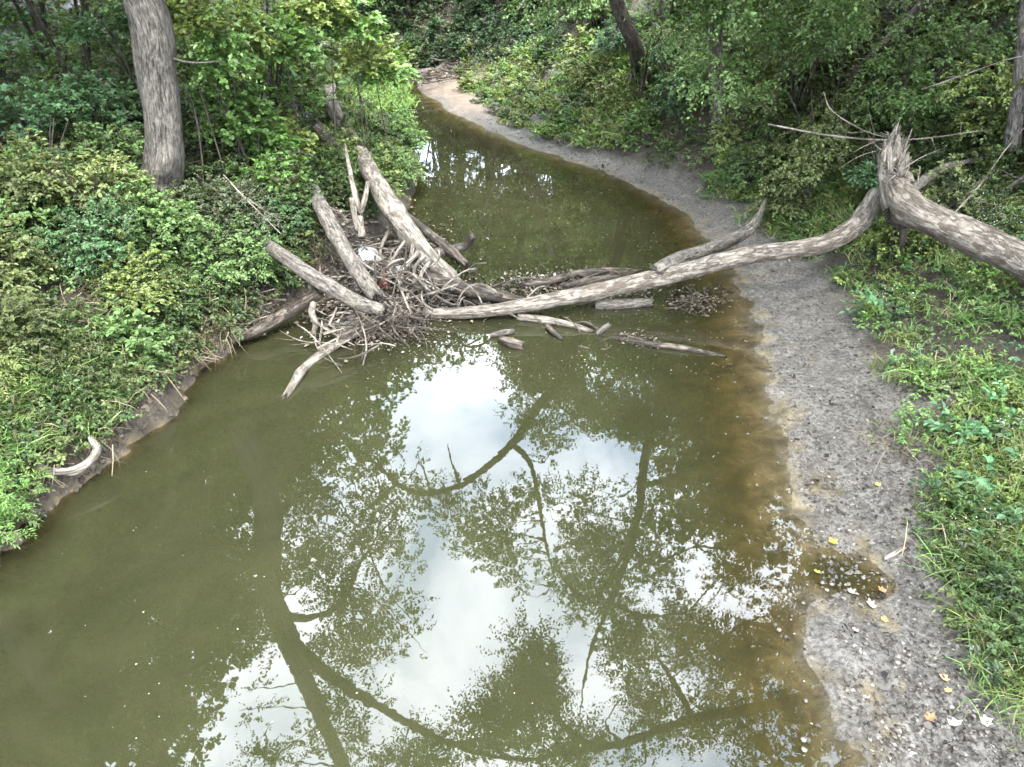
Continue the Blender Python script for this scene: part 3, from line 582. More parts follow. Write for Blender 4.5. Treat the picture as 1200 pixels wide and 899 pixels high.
log('wet dark drift log behind the middle of the long limb', [P(612, 334, .08), P(640, 331, .1), P(680, 321, .12), P(715, 318, .12), P(740, 316, .06)], [.04, .07, .09, .08, .03], M_WET, 10, 6, .2, 181, .04, 'driftwood', 'driftwood')
log('second dark drift log further along the mat of flotsam', [P(660, 336, .14), P(690, 330, .17), P(725, 323, .15), P(752, 316, .06)], [.05, .075, .07, .03], M_WET, 10, 6, .2, 191, .04, 'driftwood', 'driftwood')
log('gnarled bare root curving along the undercut left bank edge', [P(-30, 508, .75), P(12, 517, .62), P(36, 532, .5), P(52, 550, .36), P(80, 551, .3), P(100, 543, .3), P(113, 528, .34), P(106, 514, .45)], [.03, .04, .045, .045, .04, .045, .05, .03], M_PALE, 8, 6, .15, 201, .02, 'exposed_root', 'root')
log('thin bare root forking under the gnarled root on the left edge', [P(60, 552, .33), P(84, 556, .24), P(100, 548, .26), P(112, 534, .3)], [.012, .018, .018, .012], M_PALE, 6, 5, .15, 211, .01, 'exposed_root', 'root')

# the root mass hanging into the water at the foot of the jam
rm = []
cm = P(452, 372, .38)
for k in range(190):
    a = rng.uniform(0, 6.283); ru = rng.uniform(.05, .6); s0 = cm + np.array([math.cos(a) * ru * 1.05, math.sin(a) * ru * .5, rng.uniform(-.22, .08)])
    dr = np.array([math.cos(a) * .4 + rng.normal(0, .5), math.sin(a) * .3 - .12 + rng.normal(0, .4), rng.normal(-.22, .3)])
    Lg = rng.uniform(.12, .6); mid = s0 + dr * Lg * .5 + rng.normal(0, .07, 3)
    r0 = .004 + .016 * rng.random() ** 3; rm.append(tube([s0, mid, s0 + dr * Lg + rng.normal(0, .06, 3)], [r0, r0 * .8, r0 * .35], 4, 3, .15, k))
tag(wood('root_mass', rm, M_WET, origin=P(452, 372, 0)), 'tangled mass of fine roots hanging into the water at the foot of the jam', 'root mass')
# single sticks in the jam, each its own object
def sticks(n, region, zr, lr, rr, mats, label, group, flat=.35, seed=0, aim=None):
    r = np.random.default_rng(seed)
    shade = {'weathered_wood': 'grey-brown', 'wet_wood': 'dark wet', 'pale_wood': 'pale', 'dark_bark': 'blackish', 'grey_bark_log': 'grey-barked'}
    for k in range(n):
        cx, cy, ex, ey, where = region[r.integers(len(region))]
        c = P(cx + r.normal(0, .5) * ex, cy + r.normal(0, .5) * ey, r.uniform(*zr)); c[2] = max(c[2], float(hz(c[0], c[1])) + .03, .02)
        a = r.uniform(0, 6.283) if aim is None else r.normal(aim, .5); d = np.array([math.cos(a), math.sin(a), r.normal(0, flat)]); Lg = r.uniform(*lr); rad = r.uniform(*rr)
        bend = r.normal(0, .09, 3) * Lg; m = mats[r.integers(len(mats))]
        pth = [c - d * Lg / 2, c - d * Lg * .15 + bend, c + d * Lg * .2 + bend * .6, c + d * Lg / 2 - bend * .8]
        tb = tube(pth, [rad, rad * .9, rad * .75, rad * .3], 6, 3, .15, k, rad * .6)
        form = 'long' if Lg > (lr[0] + lr[1]) / 2 else 'short'
        o = wood('driftwood_stick', tb, m)
        if r.random() < .4:
            q = pth[2]; f = wood('side_twig', tube([q, q + r.normal(0, .12, 3) + d * .1, q + r.normal(0, .1, 3) + d * .28], [rad * .5, rad * .4, rad * .15], 5, 3, .1, k), m, o); form += ' forked'
        tag(o, f'{form} {shade[m.name]} {label} {where}', 'stick', group)
sticks(120, [(450, 292, 60, 34, 'beside the largest log'), (470, 318, 70, 30, 'under the largest log roots'), (415, 305, 40, 40, 'between the two slanting grey logs'), (490, 340, 60, 18, 'left of the dark wet log')], (.2, .55), (.35, 1.0), (.010, .028), [M_DEAD, M_WET, M_DEAD, M_PALE, M_DARKBARK], 'jam stick', 'sticks caught in the logjam', .3, 1)
sticks(46, [(452, 368, 50, 14, 'across the root mass'), (420, 378, 60, 22, 'left of the root mass'), (400, 395, 50, 24, 'over the half-drowned slanting log'), (470, 366, 40, 18, 'on top of the root mass')], (.08, .35), (.35, .95), (.010, .024), [M_DEAD, M_PALE, M_PALE, M_WET], 'stick jutting out', 'sticks about the root mass', .3, 2)
sticks(30, [(560, 362, 50, 10, 'at the left end of the long limb'), (640, 338, 70, 12, 'behind the middle of the long limb'), (710, 326, 50, 10, 'below the short log on the limb'), (560, 352, 40, 8, 'between the dark wet log and the long limb')], (.03, .16), (.4, 1.1), (.012, .03), [M_WET, M_DARKBARK, M_DEAD, M_GREY], 'drift stick', 'sticks lodged along the long limb', .08, 3, 0.1)
sticks(14, [(640, 385, 60, 12, 'floating near the pale straight stick'), (740, 398, 60, 14, 'floating toward the right shore'), (800, 350, 40, 12, 'by the brown leaf raft')], (.0, .04), (.25, .8), (.008, .02), [M_WET, M_DARKBARK], 'twig', 'twigs floating before the long limb', .05, 4, -.3)
sticks(12, [(330, 360, 40, 20, 'above the low shore log'), (300, 380, 30, 16, 'at the left end of the low shore log')], (.1, .4), (.3, .8), (.008, .02), [M_DEAD, M_WET], 'twig', 'twigs on the left shore by the low log', .2, 5)
sticks(24, [(520, 86, 40, 6, 'behind the middle of the far sandbar'), (545, 80, 40, 5, 'at the right of the far debris bank'), (500, 92, 25, 4, 'at the left of the far debris bank')], (.3, .6), (.6, 1.5), (.025, .05), [M_DARKBARK, M_DARKBARK, M_WET], 'drift stick', 'sticks on the far debris bank', .12, 6, .2)

# flotsam: bark bits and dead leaves matted among the sticks (nobody could count them)
fl = Batch()
def mat_of(n, cx, cy, ex, ey, z, cols, sz=.07):
    a = rng.normal(0, .5, (n, 2)); q = np.array([P(cx + u * ex, cy + v * ey, z) for u, v in a]); q[:, 2] = np.maximum(np.maximum(hz(q[:, 0], q[:, 1]), .0) + .01, 0) + rng.uniform(0, .05, n)
    c = np.array(cols)[rng.integers(0, len(cols), n)]
    fl.leaves(q, rng.normal(0, 1, (n, 3)) * [1, 1, .35], rng.normal(0, .4, (n, 3)) + [0, 0, 1], rng.uniform(.4, 1.5, n) * sz, rng.uniform(.25, .8, n), c, 'dia')
BR = [(.022, .018, .013), (.045, .036, .026), (.08, .066, .05), (.12, .10, .08), (.03, .025, .02), (.16, .145, .125)]
mat_of(900, 452, 370, 55, 22, .2, BR, .05); mat_of(4200, 450, 305, 80, 60, .2, BR); mat_of(2200, 470, 335, 90, 24, .2, BR); mat_of(1200, 400, 330, 60, 44, .2, BR); mat_of(2600, 675, 330, 80, 12, .05, BR, .06); mat_of(500, 560, 350, 70, 14, .03, BR, .06)
mat_of(420, 820, 352, 36, 16, .01, BR[:3], .07); mat_of(220, 740, 343, 60, 10, .02, BR, .05); mat_of(350, 420, 385, 60, 24, .02, BR, .06); mat_of(160, 745, 398, 26, 8, .02, BR[:3], .05); mat_of(260, 600, 340, 80, 10, .02, BR, .05)
mat_of(900, 525, 84, 60, 8, .3, BR, .16)
tag(fl.obj('flotsam', M_LITTER), 'dark matted bark bits and dead leaves caught among the drift sticks', kind='stuff')
# foam and litter in the jam
def lumps(name, label, cat, cx, cy, z, ex, ey, mat, n=9, amp=.05, seed=0):
    r = np.random.default_rng(seed); c = P(cx, cy, z); V = []; F = []; o = 0
    e1 = P(cx + ex, cy, z)[0] - c[0]; e2 = abs(P(cx, cy - ey, z)[1] - c[1])
    nr, na = 7, 22
    for i in range(nr + 1):
        for j in range(na):
            an = j / na * 6.283; rr = i / nr * (1 + .5 * float(fbm(math.cos(an) * 1.5 + seed, math.sin(an) * 1.5, seed)))
            x = c[0] + math.cos(an) * rr * e1; y = c[1] + math.sin(an) * rr * e2
            base = max(float(hz(x, y)), 0); V.append((x, y, base + .02 + amp * (1 - (i / nr) ** 2) * (1 + 1.2 * float(fbm(x * 9, y * 9, seed, 3)))))
    F = [(i * na + j, i * na + (j + 1) % na, (i + 1) * na + (j + 1) % na, (i + 1) * na + j) for i in range(nr) for j in range(na)]
    o = mesh_obj(name, np.array(V) - c, np.array(F), mat); o.location = tuple(map(float, c)); return tag(o, label, cat)
M_FOAM = plain('foam', (.20, .195, .185), .8)
lumps('foam_patch', 'whitish patch of dried foam among sticks left of the largest log', 'foam', 437, 300, .3, 16, 14, M_FOAM, amp=.10, seed=1)
lumps('foam_patch', 'small white foam patch under the hanging roots of the largest log', 'foam', 472, 316, .3, 12, 6, M_FOAM, amp=.06, seed=2)
lumps('foam_patch', 'greyish foam film in front of the smooth grey log, beside the root mass', 'foam', 412, 383, .05, 18, 14, plain('grey_foam', (.17, .16, .145), .7), amp=.05, seed=3)
lumps('litter', 'small rust-red and pale scrap of litter between the jam logs', 'litter', 450, 317, .35, 6, 6, plain('rust_scrap', (.14, .04, .025), .5), amp=.06, seed=4)

# ------------------------------------------------------------------ shrubs and saplings, each its own object
def shrub(label, group, x, y, r, h, S, K, ls, col, kind='ovate', wr=.6, droop=.4, name='shrub', cat='shrub', core=.35, lift=.0, lean=(0, 0)):
    z = float(hz(x, y)); root = empty(name, (x, y, z)); tag(root, label, cat, group)
    c = np.array([x + lean[0], y + lean[1], max(z, 0) + lift]); st = []
    for k in range(5 if lift < .3 else 1):
        a = rng.uniform(0, 6.283); e = c + np.array([math.cos(a) * r * .6, math.sin(a) * r * .6, h * rng.uniform(.55, .85)])
        b0 = np.array([x, y, z - .05]); st.append(tube([b0, (b0 + e) / 2 + [0, 0, h * .12], e], [.012 + .008 * h, .008 + .005 * h, .005], 5, 4, .08, k))
    wood('stem', st, M_DARKBARK, root)
    b = Batch(); b.tw = []; nl = max(1, int(round(r * h * 1.2))); ls = ls * .84; S = int(S * 1.25)
    if y > 10.5 and kind == 'ovate': kind = 'dia'
    if nl > 1:
        for i in range(nl + 2):
            a = rng.uniform(0, 6.283); q = rng.uniform(.15, .7); rr = r * rng.uniform(.4, .62)
            cc = c + np.array([math.cos(a) * r * q, math.sin(a) * r * q, h * rng.uniform(.05, .62)])
            b.dome(cc, rr, rr * rng.uniform(.8, 1.2), S // (nl + 2), K, ls, col * rng.uniform(.72, 1.3), kind, wr, droop, core)
    else: b.dome(c, r, h, S, K, ls, col, kind, wr, droop, core)
    b.obj('foliage', M_LEAF, root)
    A = np.concatenate(b.tw); N = len(A); w_ = rng.normal(0, 1, (N, 1, 3)); w_ = unit(np.cross(A[:, 2:3] - A[:, :1], w_)) * max(.003, .0006 * np.linalg.norm([x, y])) * np.array([1., .8, .3])[None, :, None]
    VV = np.stack([A - w_, A + w_], 2).reshape(-1, 3); f_ = np.array([(0, 1, 3, 2), (2, 3, 5, 4)])
    tb = Batch(); tb.add(VV, (f_[None] + (np.arange(N) * 6)[:, None, None]).reshape(-1, 4), np.broadcast_to(np.array((.07, .055, .04)), (len(VV), 3)))
    tb.obj('twigs', M_LITTER, root)['kind'] = 'stuff'
    return root
SH = [  # label, group, x, y, radius, height, sprays, leaves, leaf size, colour, leaf shape, width, droop
 # behind the big trunk
 ('tall dark shrub filling the upper left corner', 'LW', -9.6, 13.2, 1.8, 4.2, 480, 9, .115, G_DRK * 1.5, 'ovate', .7, .4), ('tall mid-green shrub close behind the big grey trunk', 'LW', -8.2, 14.6, 1.7, 4.2, 480, 9, .115, G_MID * .9, 'ovate', .7, .4),
 ('dark leafy shrub touching the left side of the big grey trunk', 'LW', -6.9, 14.4, 1.3, 3.0, 400, 9, .115, G_DRK * 1.6, 'ovate', .7, .4), ('green shrub at the left edge beneath the upper left corner', 'LW', -10.6, 11.2, 1.7, 4.0, 480, 9, .115, G_MID * .85, 'ovate', .7, .4),
 ('bluish-green shrub between the left edge and the big trunk', 'LW', -8.3, 11.9, 1.2, 2.6, 420, 9, .115, G_BLU * 1.1, 'ovate', .7, .4), ('tall shrub seen just right of the big trunk top', 'LW', -7.2, 17.5, 1.8, 4.8, 400, 9, .115, G_MID, 'ovate', .7, .4),
 ('grey-green tall shrub deep behind the maple-like saplings', 'LW', -5.6, 18.8, 1.6, 4.6, 400, 9, .115, G_GRY, 'ovate', .7, .4), ('low dark shrub at the foot of the upper left thicket', 'LW', -7.2, 12.6, 1.0, 1.7, 340, 9, .105, G_DRK * 1.6, 'ovate', .7, .4),
 ('low green shrub left of the big trunk foot', 'LW', -6.5, 11.6, .7, 1.1, 280, 9, .095, G_MID, 'ovate', .7, .4),
 ('very tall shrub at the back of the upper left corner', 'LW', -12.0, 15.5, 2.0, 5.0, 460, 9, .13, G_MID, 'ovate', .7, .4), ('tall shrub at the top edge left of the big trunk', 'LW', -10.2, 17.0, 1.9, 5.0, 440, 9, .13, G_DRK * 1.6, 'ovate', .7, .4),
 # left edge bushes
 ('largest rounded bush at the left edge', 'LF', -7.3, 9.4, .95, 1.35, 460, 9, .085, G_MID * 1.1, 'ovate', .7, .4), ('olive bush between the left edge bushes and the big trunk', 'LF', -6.1, 10.0, .8, 1.15, 420, 9, .085, G_OLV * 1.1, 'ovate', .7, .4),
 ('yellowish bush at the left edge above the grass', 'LF', -7.9, 8.0, .9, 1.2, 420, 9, .085, G_YEL * .8, 'ovate', .7, .4), ('small bush right below the big trunk', 'LF', -5.3, 10.2, .6, .8, 300, 9, .085, G_MID * 1.15, 'ovate', .7, .4),
 ('olive bush low at the left edge near the pale orange leaf', 'LF', -6.6, 8.3, .7, .8, 320, 9, .085, G_OLV, 'ovate', .7, .4), ('leafy bush on the slope under the smooth grey log', 'LF', -4.75, 10.1, .5, .7, 280, 9, .08, G_MID * 1.1, 'ovate', .65, .4),
 ('pale bush in the middle of the left bank slope', 'LF', -5.2, 9.0, .5, .65, 280, 9, .075, G_YEL * .8, 'ovate', .65, .4), ('mid-green bush hanging over the left shore by the low log', 'LF', -4.3, 10.9, .5, .6, 260, 9, .08, G_MID, 'ovate', .65, .5),
 ('broad-leaved bush halfway down the left bank edge', 'LF', -5.1, 8.2, .42, .5, 200, 8, .095, G_MID * 1.1, 'ovate', .7, .4),
 ('dark green knee-high bush left of the big trunk foot', 'LF', -6.9, 10.6, .7, 1.1, 380, 9, .075, G_DRK * 1.4, 'ovate', .65, .4), ('grey-green bush between two left edge bushes', 'LF', -7.0, 7.4, .7, .9, 340, 9, .07, G_GRY * .8, 'ovate', .6, .4), ('dark bush in the middle of the left slope', 'LF', -5.7, 9.3, .55, .8, 320, 9, .07, G_DRK * 1.5, 'ovate', .65, .4),
 ('grey-green bush just right of the big trunk foot', 'LF', -4.6, 11.6, .65, .8, 340, 9, .075, G_GRY * .85, 'ovate', .6, .4), ('dark bush under the grey leaning log', 'LF', -4.0, 11.9, .45, .5, 260, 9, .07, G_DRK * 1.5, 'ovate', .65, .4), ('olive bush above the grass at the left edge', 'LF', -6.0, 7.3, .5, .6, 280, 9, .07, G_OLV * .8, 'ovate', .65, .4),
 # saplings
 ('light green maple-like sapling touching the big trunk on its right', 'LB', -4.7, 13.0, 1.1, 2.2, 480, 8, .115, G_BRT * .95, 'lobed', .95, .3), ('yellow-green maple-like sapling above the grey leaning log', 'LB', -4.7, 14.2, .9, 1.0, 380, 8, .115, G_YEL * .95, 'lobed', .95, .3),
 ('tallest maple-like sapling right of the big trunk', 'LB', -5.0, 15.6, 1.5, 3.4, 520, 8, .115, G_BRT * .9, 'lobed', .95, .3), ('yellowish sapling beyond the dark charred stub', 'LB', -5.6, 18.2, .9, 1.2, 380, 8, .115, G_YEL, 'lobed', .95, .3),
 ('bright sapling farthest along the left bank', 'LB', -5.9, 21.2, .8, 1.1, 320, 8, .12, G_BRT, 'lobed', .95, .3), ('low bright sapling above the two slanting grey logs', 'LB', -4.3, 12.4, .7, .9, 300, 8, .10, G_BRT, 'lobed', .95, .3),
 ('ivy mound left of the pale forked branch', 'LB', -4.2, 12.8, .6, .5, 300, 8, .09, G_BRT * .85, 'ovate', .75, .4), ('leafy mound at the water edge right of the largest log', 'LB', -2.75, 16.6, .75, .75, 340, 8, .09, G_MID * 1.15, 'ovate', .7, .5),
 ('leafy mound at the water edge farther up the left shore', 'LB', -2.95, 18.8, .8, .8, 320, 8, .10, G_BRT * .9, 'ovate', .7, .5), ('third leafy mound up the left shore, nearest the sandbar', 'LB', -3.5, 21.3, .7, .55, 260, 8, .10, G_BRT, 'ovate', .7, .5),
 # right wall
 ('olive vine-draped shrub left of the dark hollow', 'RW', 6.2, 14.9, 1.2, 2.6, 440, 9, .11, G_OLV * 1.2, 'ovate', .65, .75), ('vine-draped shrub directly above the dark hollow', 'RW', 7.6, 14.6, 1.4, 3.4, 440, 9, .11, G_MID * 1.2, 'ovate', .65, .75), ('yellow-green leafy shrub right of the dark hollow', 'RW', 8.9, 12.6, 1.4, 3.4, 480, 9, .115, G_YEL * 1.1, 'ovate', .65, .75),
 ('yellowish shrub at the right edge above the fallen trunk', 'RW', 10.5, 10.7, 1.3, 2.8, 460, 9, .11, G_YEL * .85, 'ovate', .65, .75), ('olive shrub high over the mid right bank', 'RW', 6.4, 17.0, 1.5, 3.4, 440, 9, .11, G_OLV * .9, 'ovate', .65, .75), ('vine-draped shrub right of the leaning far tree', 'RW', 5.2, 18.6, 1.3, 3.2, 420, 9, .11, G_MID, 'ovate', .65, .75),
 ('dark tall shrub at the top right of centre', 'RW', 8.4, 16.6, 1.7, 4.2, 440, 9, .11, G_MID * .8, 'ovate', .65, .75), ('tall olive shrub behind the wall of vines', 'RW', 7.0, 19.9, 1.7, 4.2, 400, 9, .12, G_OLV, 'ovate', .65, .75), ('bright green shrub in the upper right corner', 'RW', 10.2, 13.4, 1.8, 4.2, 440, 9, .11, G_BRT * 1.1, 'ovate', .65, .75),
 ('mid-green shrub close behind the leaning far tree', 'RW', 4.2, 22.0, 1.4, 3.0, 380, 9, .12, G_MID, 'ovate', .65, .75), ('grey-green tall shrub high right of the leaning far tree', 'RW', 5.8, 23.4, 1.6, 4.0, 380, 9, .13, G_GRY, 'ovate', .65, .75), ('bright shrub at the far right edge by the thin grey trunk', 'RW', 11.4, 12.0, 1.5, 3.6, 440, 9, .115, G_BRT * .8, 'ovate', .65, .75),
 ('low olive bush behind the splintered break', 'RW', 7.2, 11.9, .8, 1.2, 280, 9, .10, G_OLV, 'ovate', .65, .75), ('sparse pale vine growing around the splintered break', 'RW', 6.45, 11.3, .75, 1.9, 150, 8, .10, G_YEL * 1.1, 'ovate', .7, .6), ('leafy bush in front of the trunk leaning over the dark hollow', 'RW', 5.7, 14.0, .8, 1.5, 300, 9, .10, G_OLV, 'ovate', .65, .6), ('dark bush in the mouth of the dark hollow', 'RW', 7.0, 13.4, .8, 1.5, 280, 9, .10, G_DRK * 1.3, 'ovate', .65, .6), ('low bush at the left foot of the vine wall', 'RW', 5.4, 16.0, .7, .9, 260, 9, .10, G_MID, 'ovate', .65, .6), ('dark ivy bush standing just above the mud beach', 'RW', 4.15, 19.4, .9, 2.0, 320, 9, .11, G_DRK * 1.5, 'ovate', .7, .6), ('small dark green tuft-like bush alone at the back of the mud beach', 'RW', 3.55, 19.6, .55, .5, 240, 8, .10, G_BRT * .8, 'ovate', .55, .4),
 # far right
 ('mid-green bush on the far right bank next to the leaning tree', 'FB', 2.6, 24.6, 1.2, 1.8, 320, 8, .15, G_MID, 'ovate', .6, .5), ('grey-green bush beyond the pale far grass slope', 'FB', 1.9, 27.4, 1.3, 2.2, 320, 8, .17, G_GRY, 'ovate', .6, .5), ('tall mid-green bush at the top of the far grass slope', 'FB', 3.6, 28, 1.6, 3.2, 320, 8, .17, G_MID, 'ovate', .6, .5),
 ('grey-green bush over the right end of the sandbar', 'FB', .9, 31, 1.4, 2.4, 300, 8, .17, G_GRY, 'ovate', .6, .5), ('silvery tall bush left of the dark forked trunk', 'FB', -.2, 33.5, 1.6, 3.4, 320, 8, .17, G_GRY * 1.25, 'ovate', .6, .5), ('silvery bush overhanging the far debris bank', 'FB', -1.6, 35.4, 1.7, 3.0, 300, 8, .17, G_GRY * 1.2, 'ovate', .6, .5),
 ('large bush at the top right of the dark forked trunk', 'FB', 4.8, 31.5, 2.0, 4.4, 320, 8, .17, G_MID, 'ovate', .6, .5), ('leafy bush in front of the foot of the leaning tree', 'FB', 3.4, 20.4, 1.0, 2.7, 380, 8, .11, G_MID, 'ovate', .6, .5), ('small bluish bush low on the bank under the leaning tree', 'FB', 3.2, 22.4, .8, 1.0, 260, 8, .13, G_BLU, 'ovate', .6, .5), ('yellow-green bush at the edge of the far mud beach', 'FB', 2.35, 22.2, .65, .7, 240, 8, .11, G_YEL * .9, 'ovate', .6, .5), ('second yellow-green bush along the far mud beach', 'FB', 3.15, 20.8, .6, .65, 240, 8, .11, G_YEL * .8, 'ovate', .6, .5),
 # beyond the sandbar
 ('dark bush straight behind the sandbar', 'DW', -4.6, 36.5, 1.9, 3.2, 300, 8, .2, G_DRK, 'dia', .7, .5), ('dark bush behind the right part of the sandbar', 'DW', -2.9, 37.2, 1.8, 3.2, 300, 8, .2, G_DRK * 1.2, 'dia', .7, .5), ('dark bush where the creek bends out of sight', 'DW', -7.2, 35, 1.8, 3.6, 280, 8, .2, G_DRK, 'dia', .7, .5),
 ('greyish bush under the dark forked trunk', 'DW', -.8, 38.5, 2.2, 3.8, 280, 8, .22, G_GRY * .8, 'dia', .7, .5), ('tall dark bush at the far left of the bend', 'DW', -9.5, 39, 2.4, 4.5, 260, 8, .22, G_DRK * 1.2, 'dia', .7, .5), ('greyish tall bush right of the dark forked trunk', 'DW', 2, 38.5, 2.4, 4.6, 280, 8, .22, G_GRY, 'dia', .7, .5),
 ('mid-green bush on the left bank short of the sandbar', 'DW', -6.3, 28, 1.5, 2.6, 300, 8, .17, G_MID, 'ovate', .7, .5), ('mid-green bush behind the bright far sapling', 'DW', -6.0, 24, 1.5, 2.6, 320, 8, .15, G_MID, 'ovate', .7, .5), ('dark bush at the left corner of the sandbar', 'DW', -7.4, 31.5, 1.4, 2.8, 280, 8, .18, G_DRK * 1.3, 'dia', .7, .5), ('dark thicket high behind the far debris bank', 'DW', -4.5, 41, 2.6, 5.0, 280, 8, .24, G_DRK * 1.1, 'dia', .7, .5), ('dark low thicket on the slope behind the far debris bank', 'DW', -6.2, 38.8, 2.0, 3.2, 280, 8, .22, G_DRK * 1.1, 'dia', .7, .5),
]
GN = {'LW': 'shrubs behind the big trunk', 'LF': 'bushes low on the left bank', 'LB': 'saplings and mounds along the upper left bank', 'RW': 'shrubs of the right wall', 'FB': 'bushes of the far right bank', 'DW': 'bushes around the far bend'}
for q in SH:
    g_ = 1.22 if q[1] == 'LF' else 1.0
    shrub(q[0], GN[q[1]], q[2], q[3], q[4] * g_, q[5] * g_ * 1.1, int(q[6] * g_), *q[7:])
for k, (px, py, Y, what) in enumerate([(425, 36, 15.5, 'at the top edge above the largest log'), (440, 78, 16, 'pointing at the sandbar'), (462, 92, 16.5, 'tip nearest the sandbar'), (385, 22, 15, 'at the top edge left of the dark woods'), (350, 60, 14.2, 'midway between big trunk and sandbar'), (300, 40, 13.6, 'next to the big trunk top'), (265, 70, 12.6, 'crossing the right side of the big trunk'), (240, 20, 12.0, 'at the top edge beside the big trunk')]):
    q = D(px, py, Y); shrub('pale leafy sapling spray ' + what, 'pale sapling sprays above the left bank', q[0] - .25, Y + .2, .62, .75, 120, 8, .125, G_YEL * 1.1 if k % 2 else G_BRT * 1.1, 'lobed', .95, .35, lift=max(.0, q[2] - float(hz(q[0], Y)) - .35), name='sapling', cat='sapling')
shrub('feathery light green willow bush overhanging the water at the lower left', None, -5.55, 5.5, .62, .7, 360, 12, .075, G_BRT * 1.1, 'lance', .28, .45, core=.2, lean=(.1, -.1))
shrub('second feathery bush just above the willow at the lower left edge', None, -5.9, 6.6, .5, .6, 220, 10, .08, G_YEL, 'lance', .3, .5)

# ------------------------------------------------------------------ ground cover
def depth_of(q): return np.linalg.norm(q - np.array([0, 0, H]), axis=-1)
ug = Batch(); gr = Batch(); wf = Batch(); POTS = {}
def domes(b, c, r, h, S, K, ls, col, kind, wr, droop):
    N = len(c); d = rng.normal(0, 1, (N, S, 3)); d[..., 2] = np.abs(d[..., 2]) * .9 + .02; d = unit(d)
    u = .3 + .7 * np.sqrt(rng.random((N, S, 1)))
    org = c[:, None] + d * np.stack([r, r, h], -1)[:, None] * u * .85 * rng.uniform(.75, 1.25, (N, S, 1))
    dr = d * np.array([1, 1, .7]) + np.array([0, 0, .35]) + rng.normal(0, .35, (N, S, 3))
    co = col[:, None] * np.clip(1 + .16 * rng.normal(0, 1, (N, S, 1)), .5, 1.6)
    Ln = np.maximum(.14 * (r + h), ls * 2.2)[:, None] * rng.uniform(.6, 1.3, (N, S))
    b.sprays(org.reshape(-1, 3), dr.reshape(-1, 3), Ln.ravel(), K, np.repeat(ls, S), co.reshape(-1, 3), droop, wr, kind)
BARE = np.array([PG(x, y, 0) for x, y in [(85, 368), (110, 372), (216, 330), (228, 345), (160, 395), (245, 395), (1080, 545), (290, 300)]]); U = lambda a, b, n: rng.uniform(a, b, n)
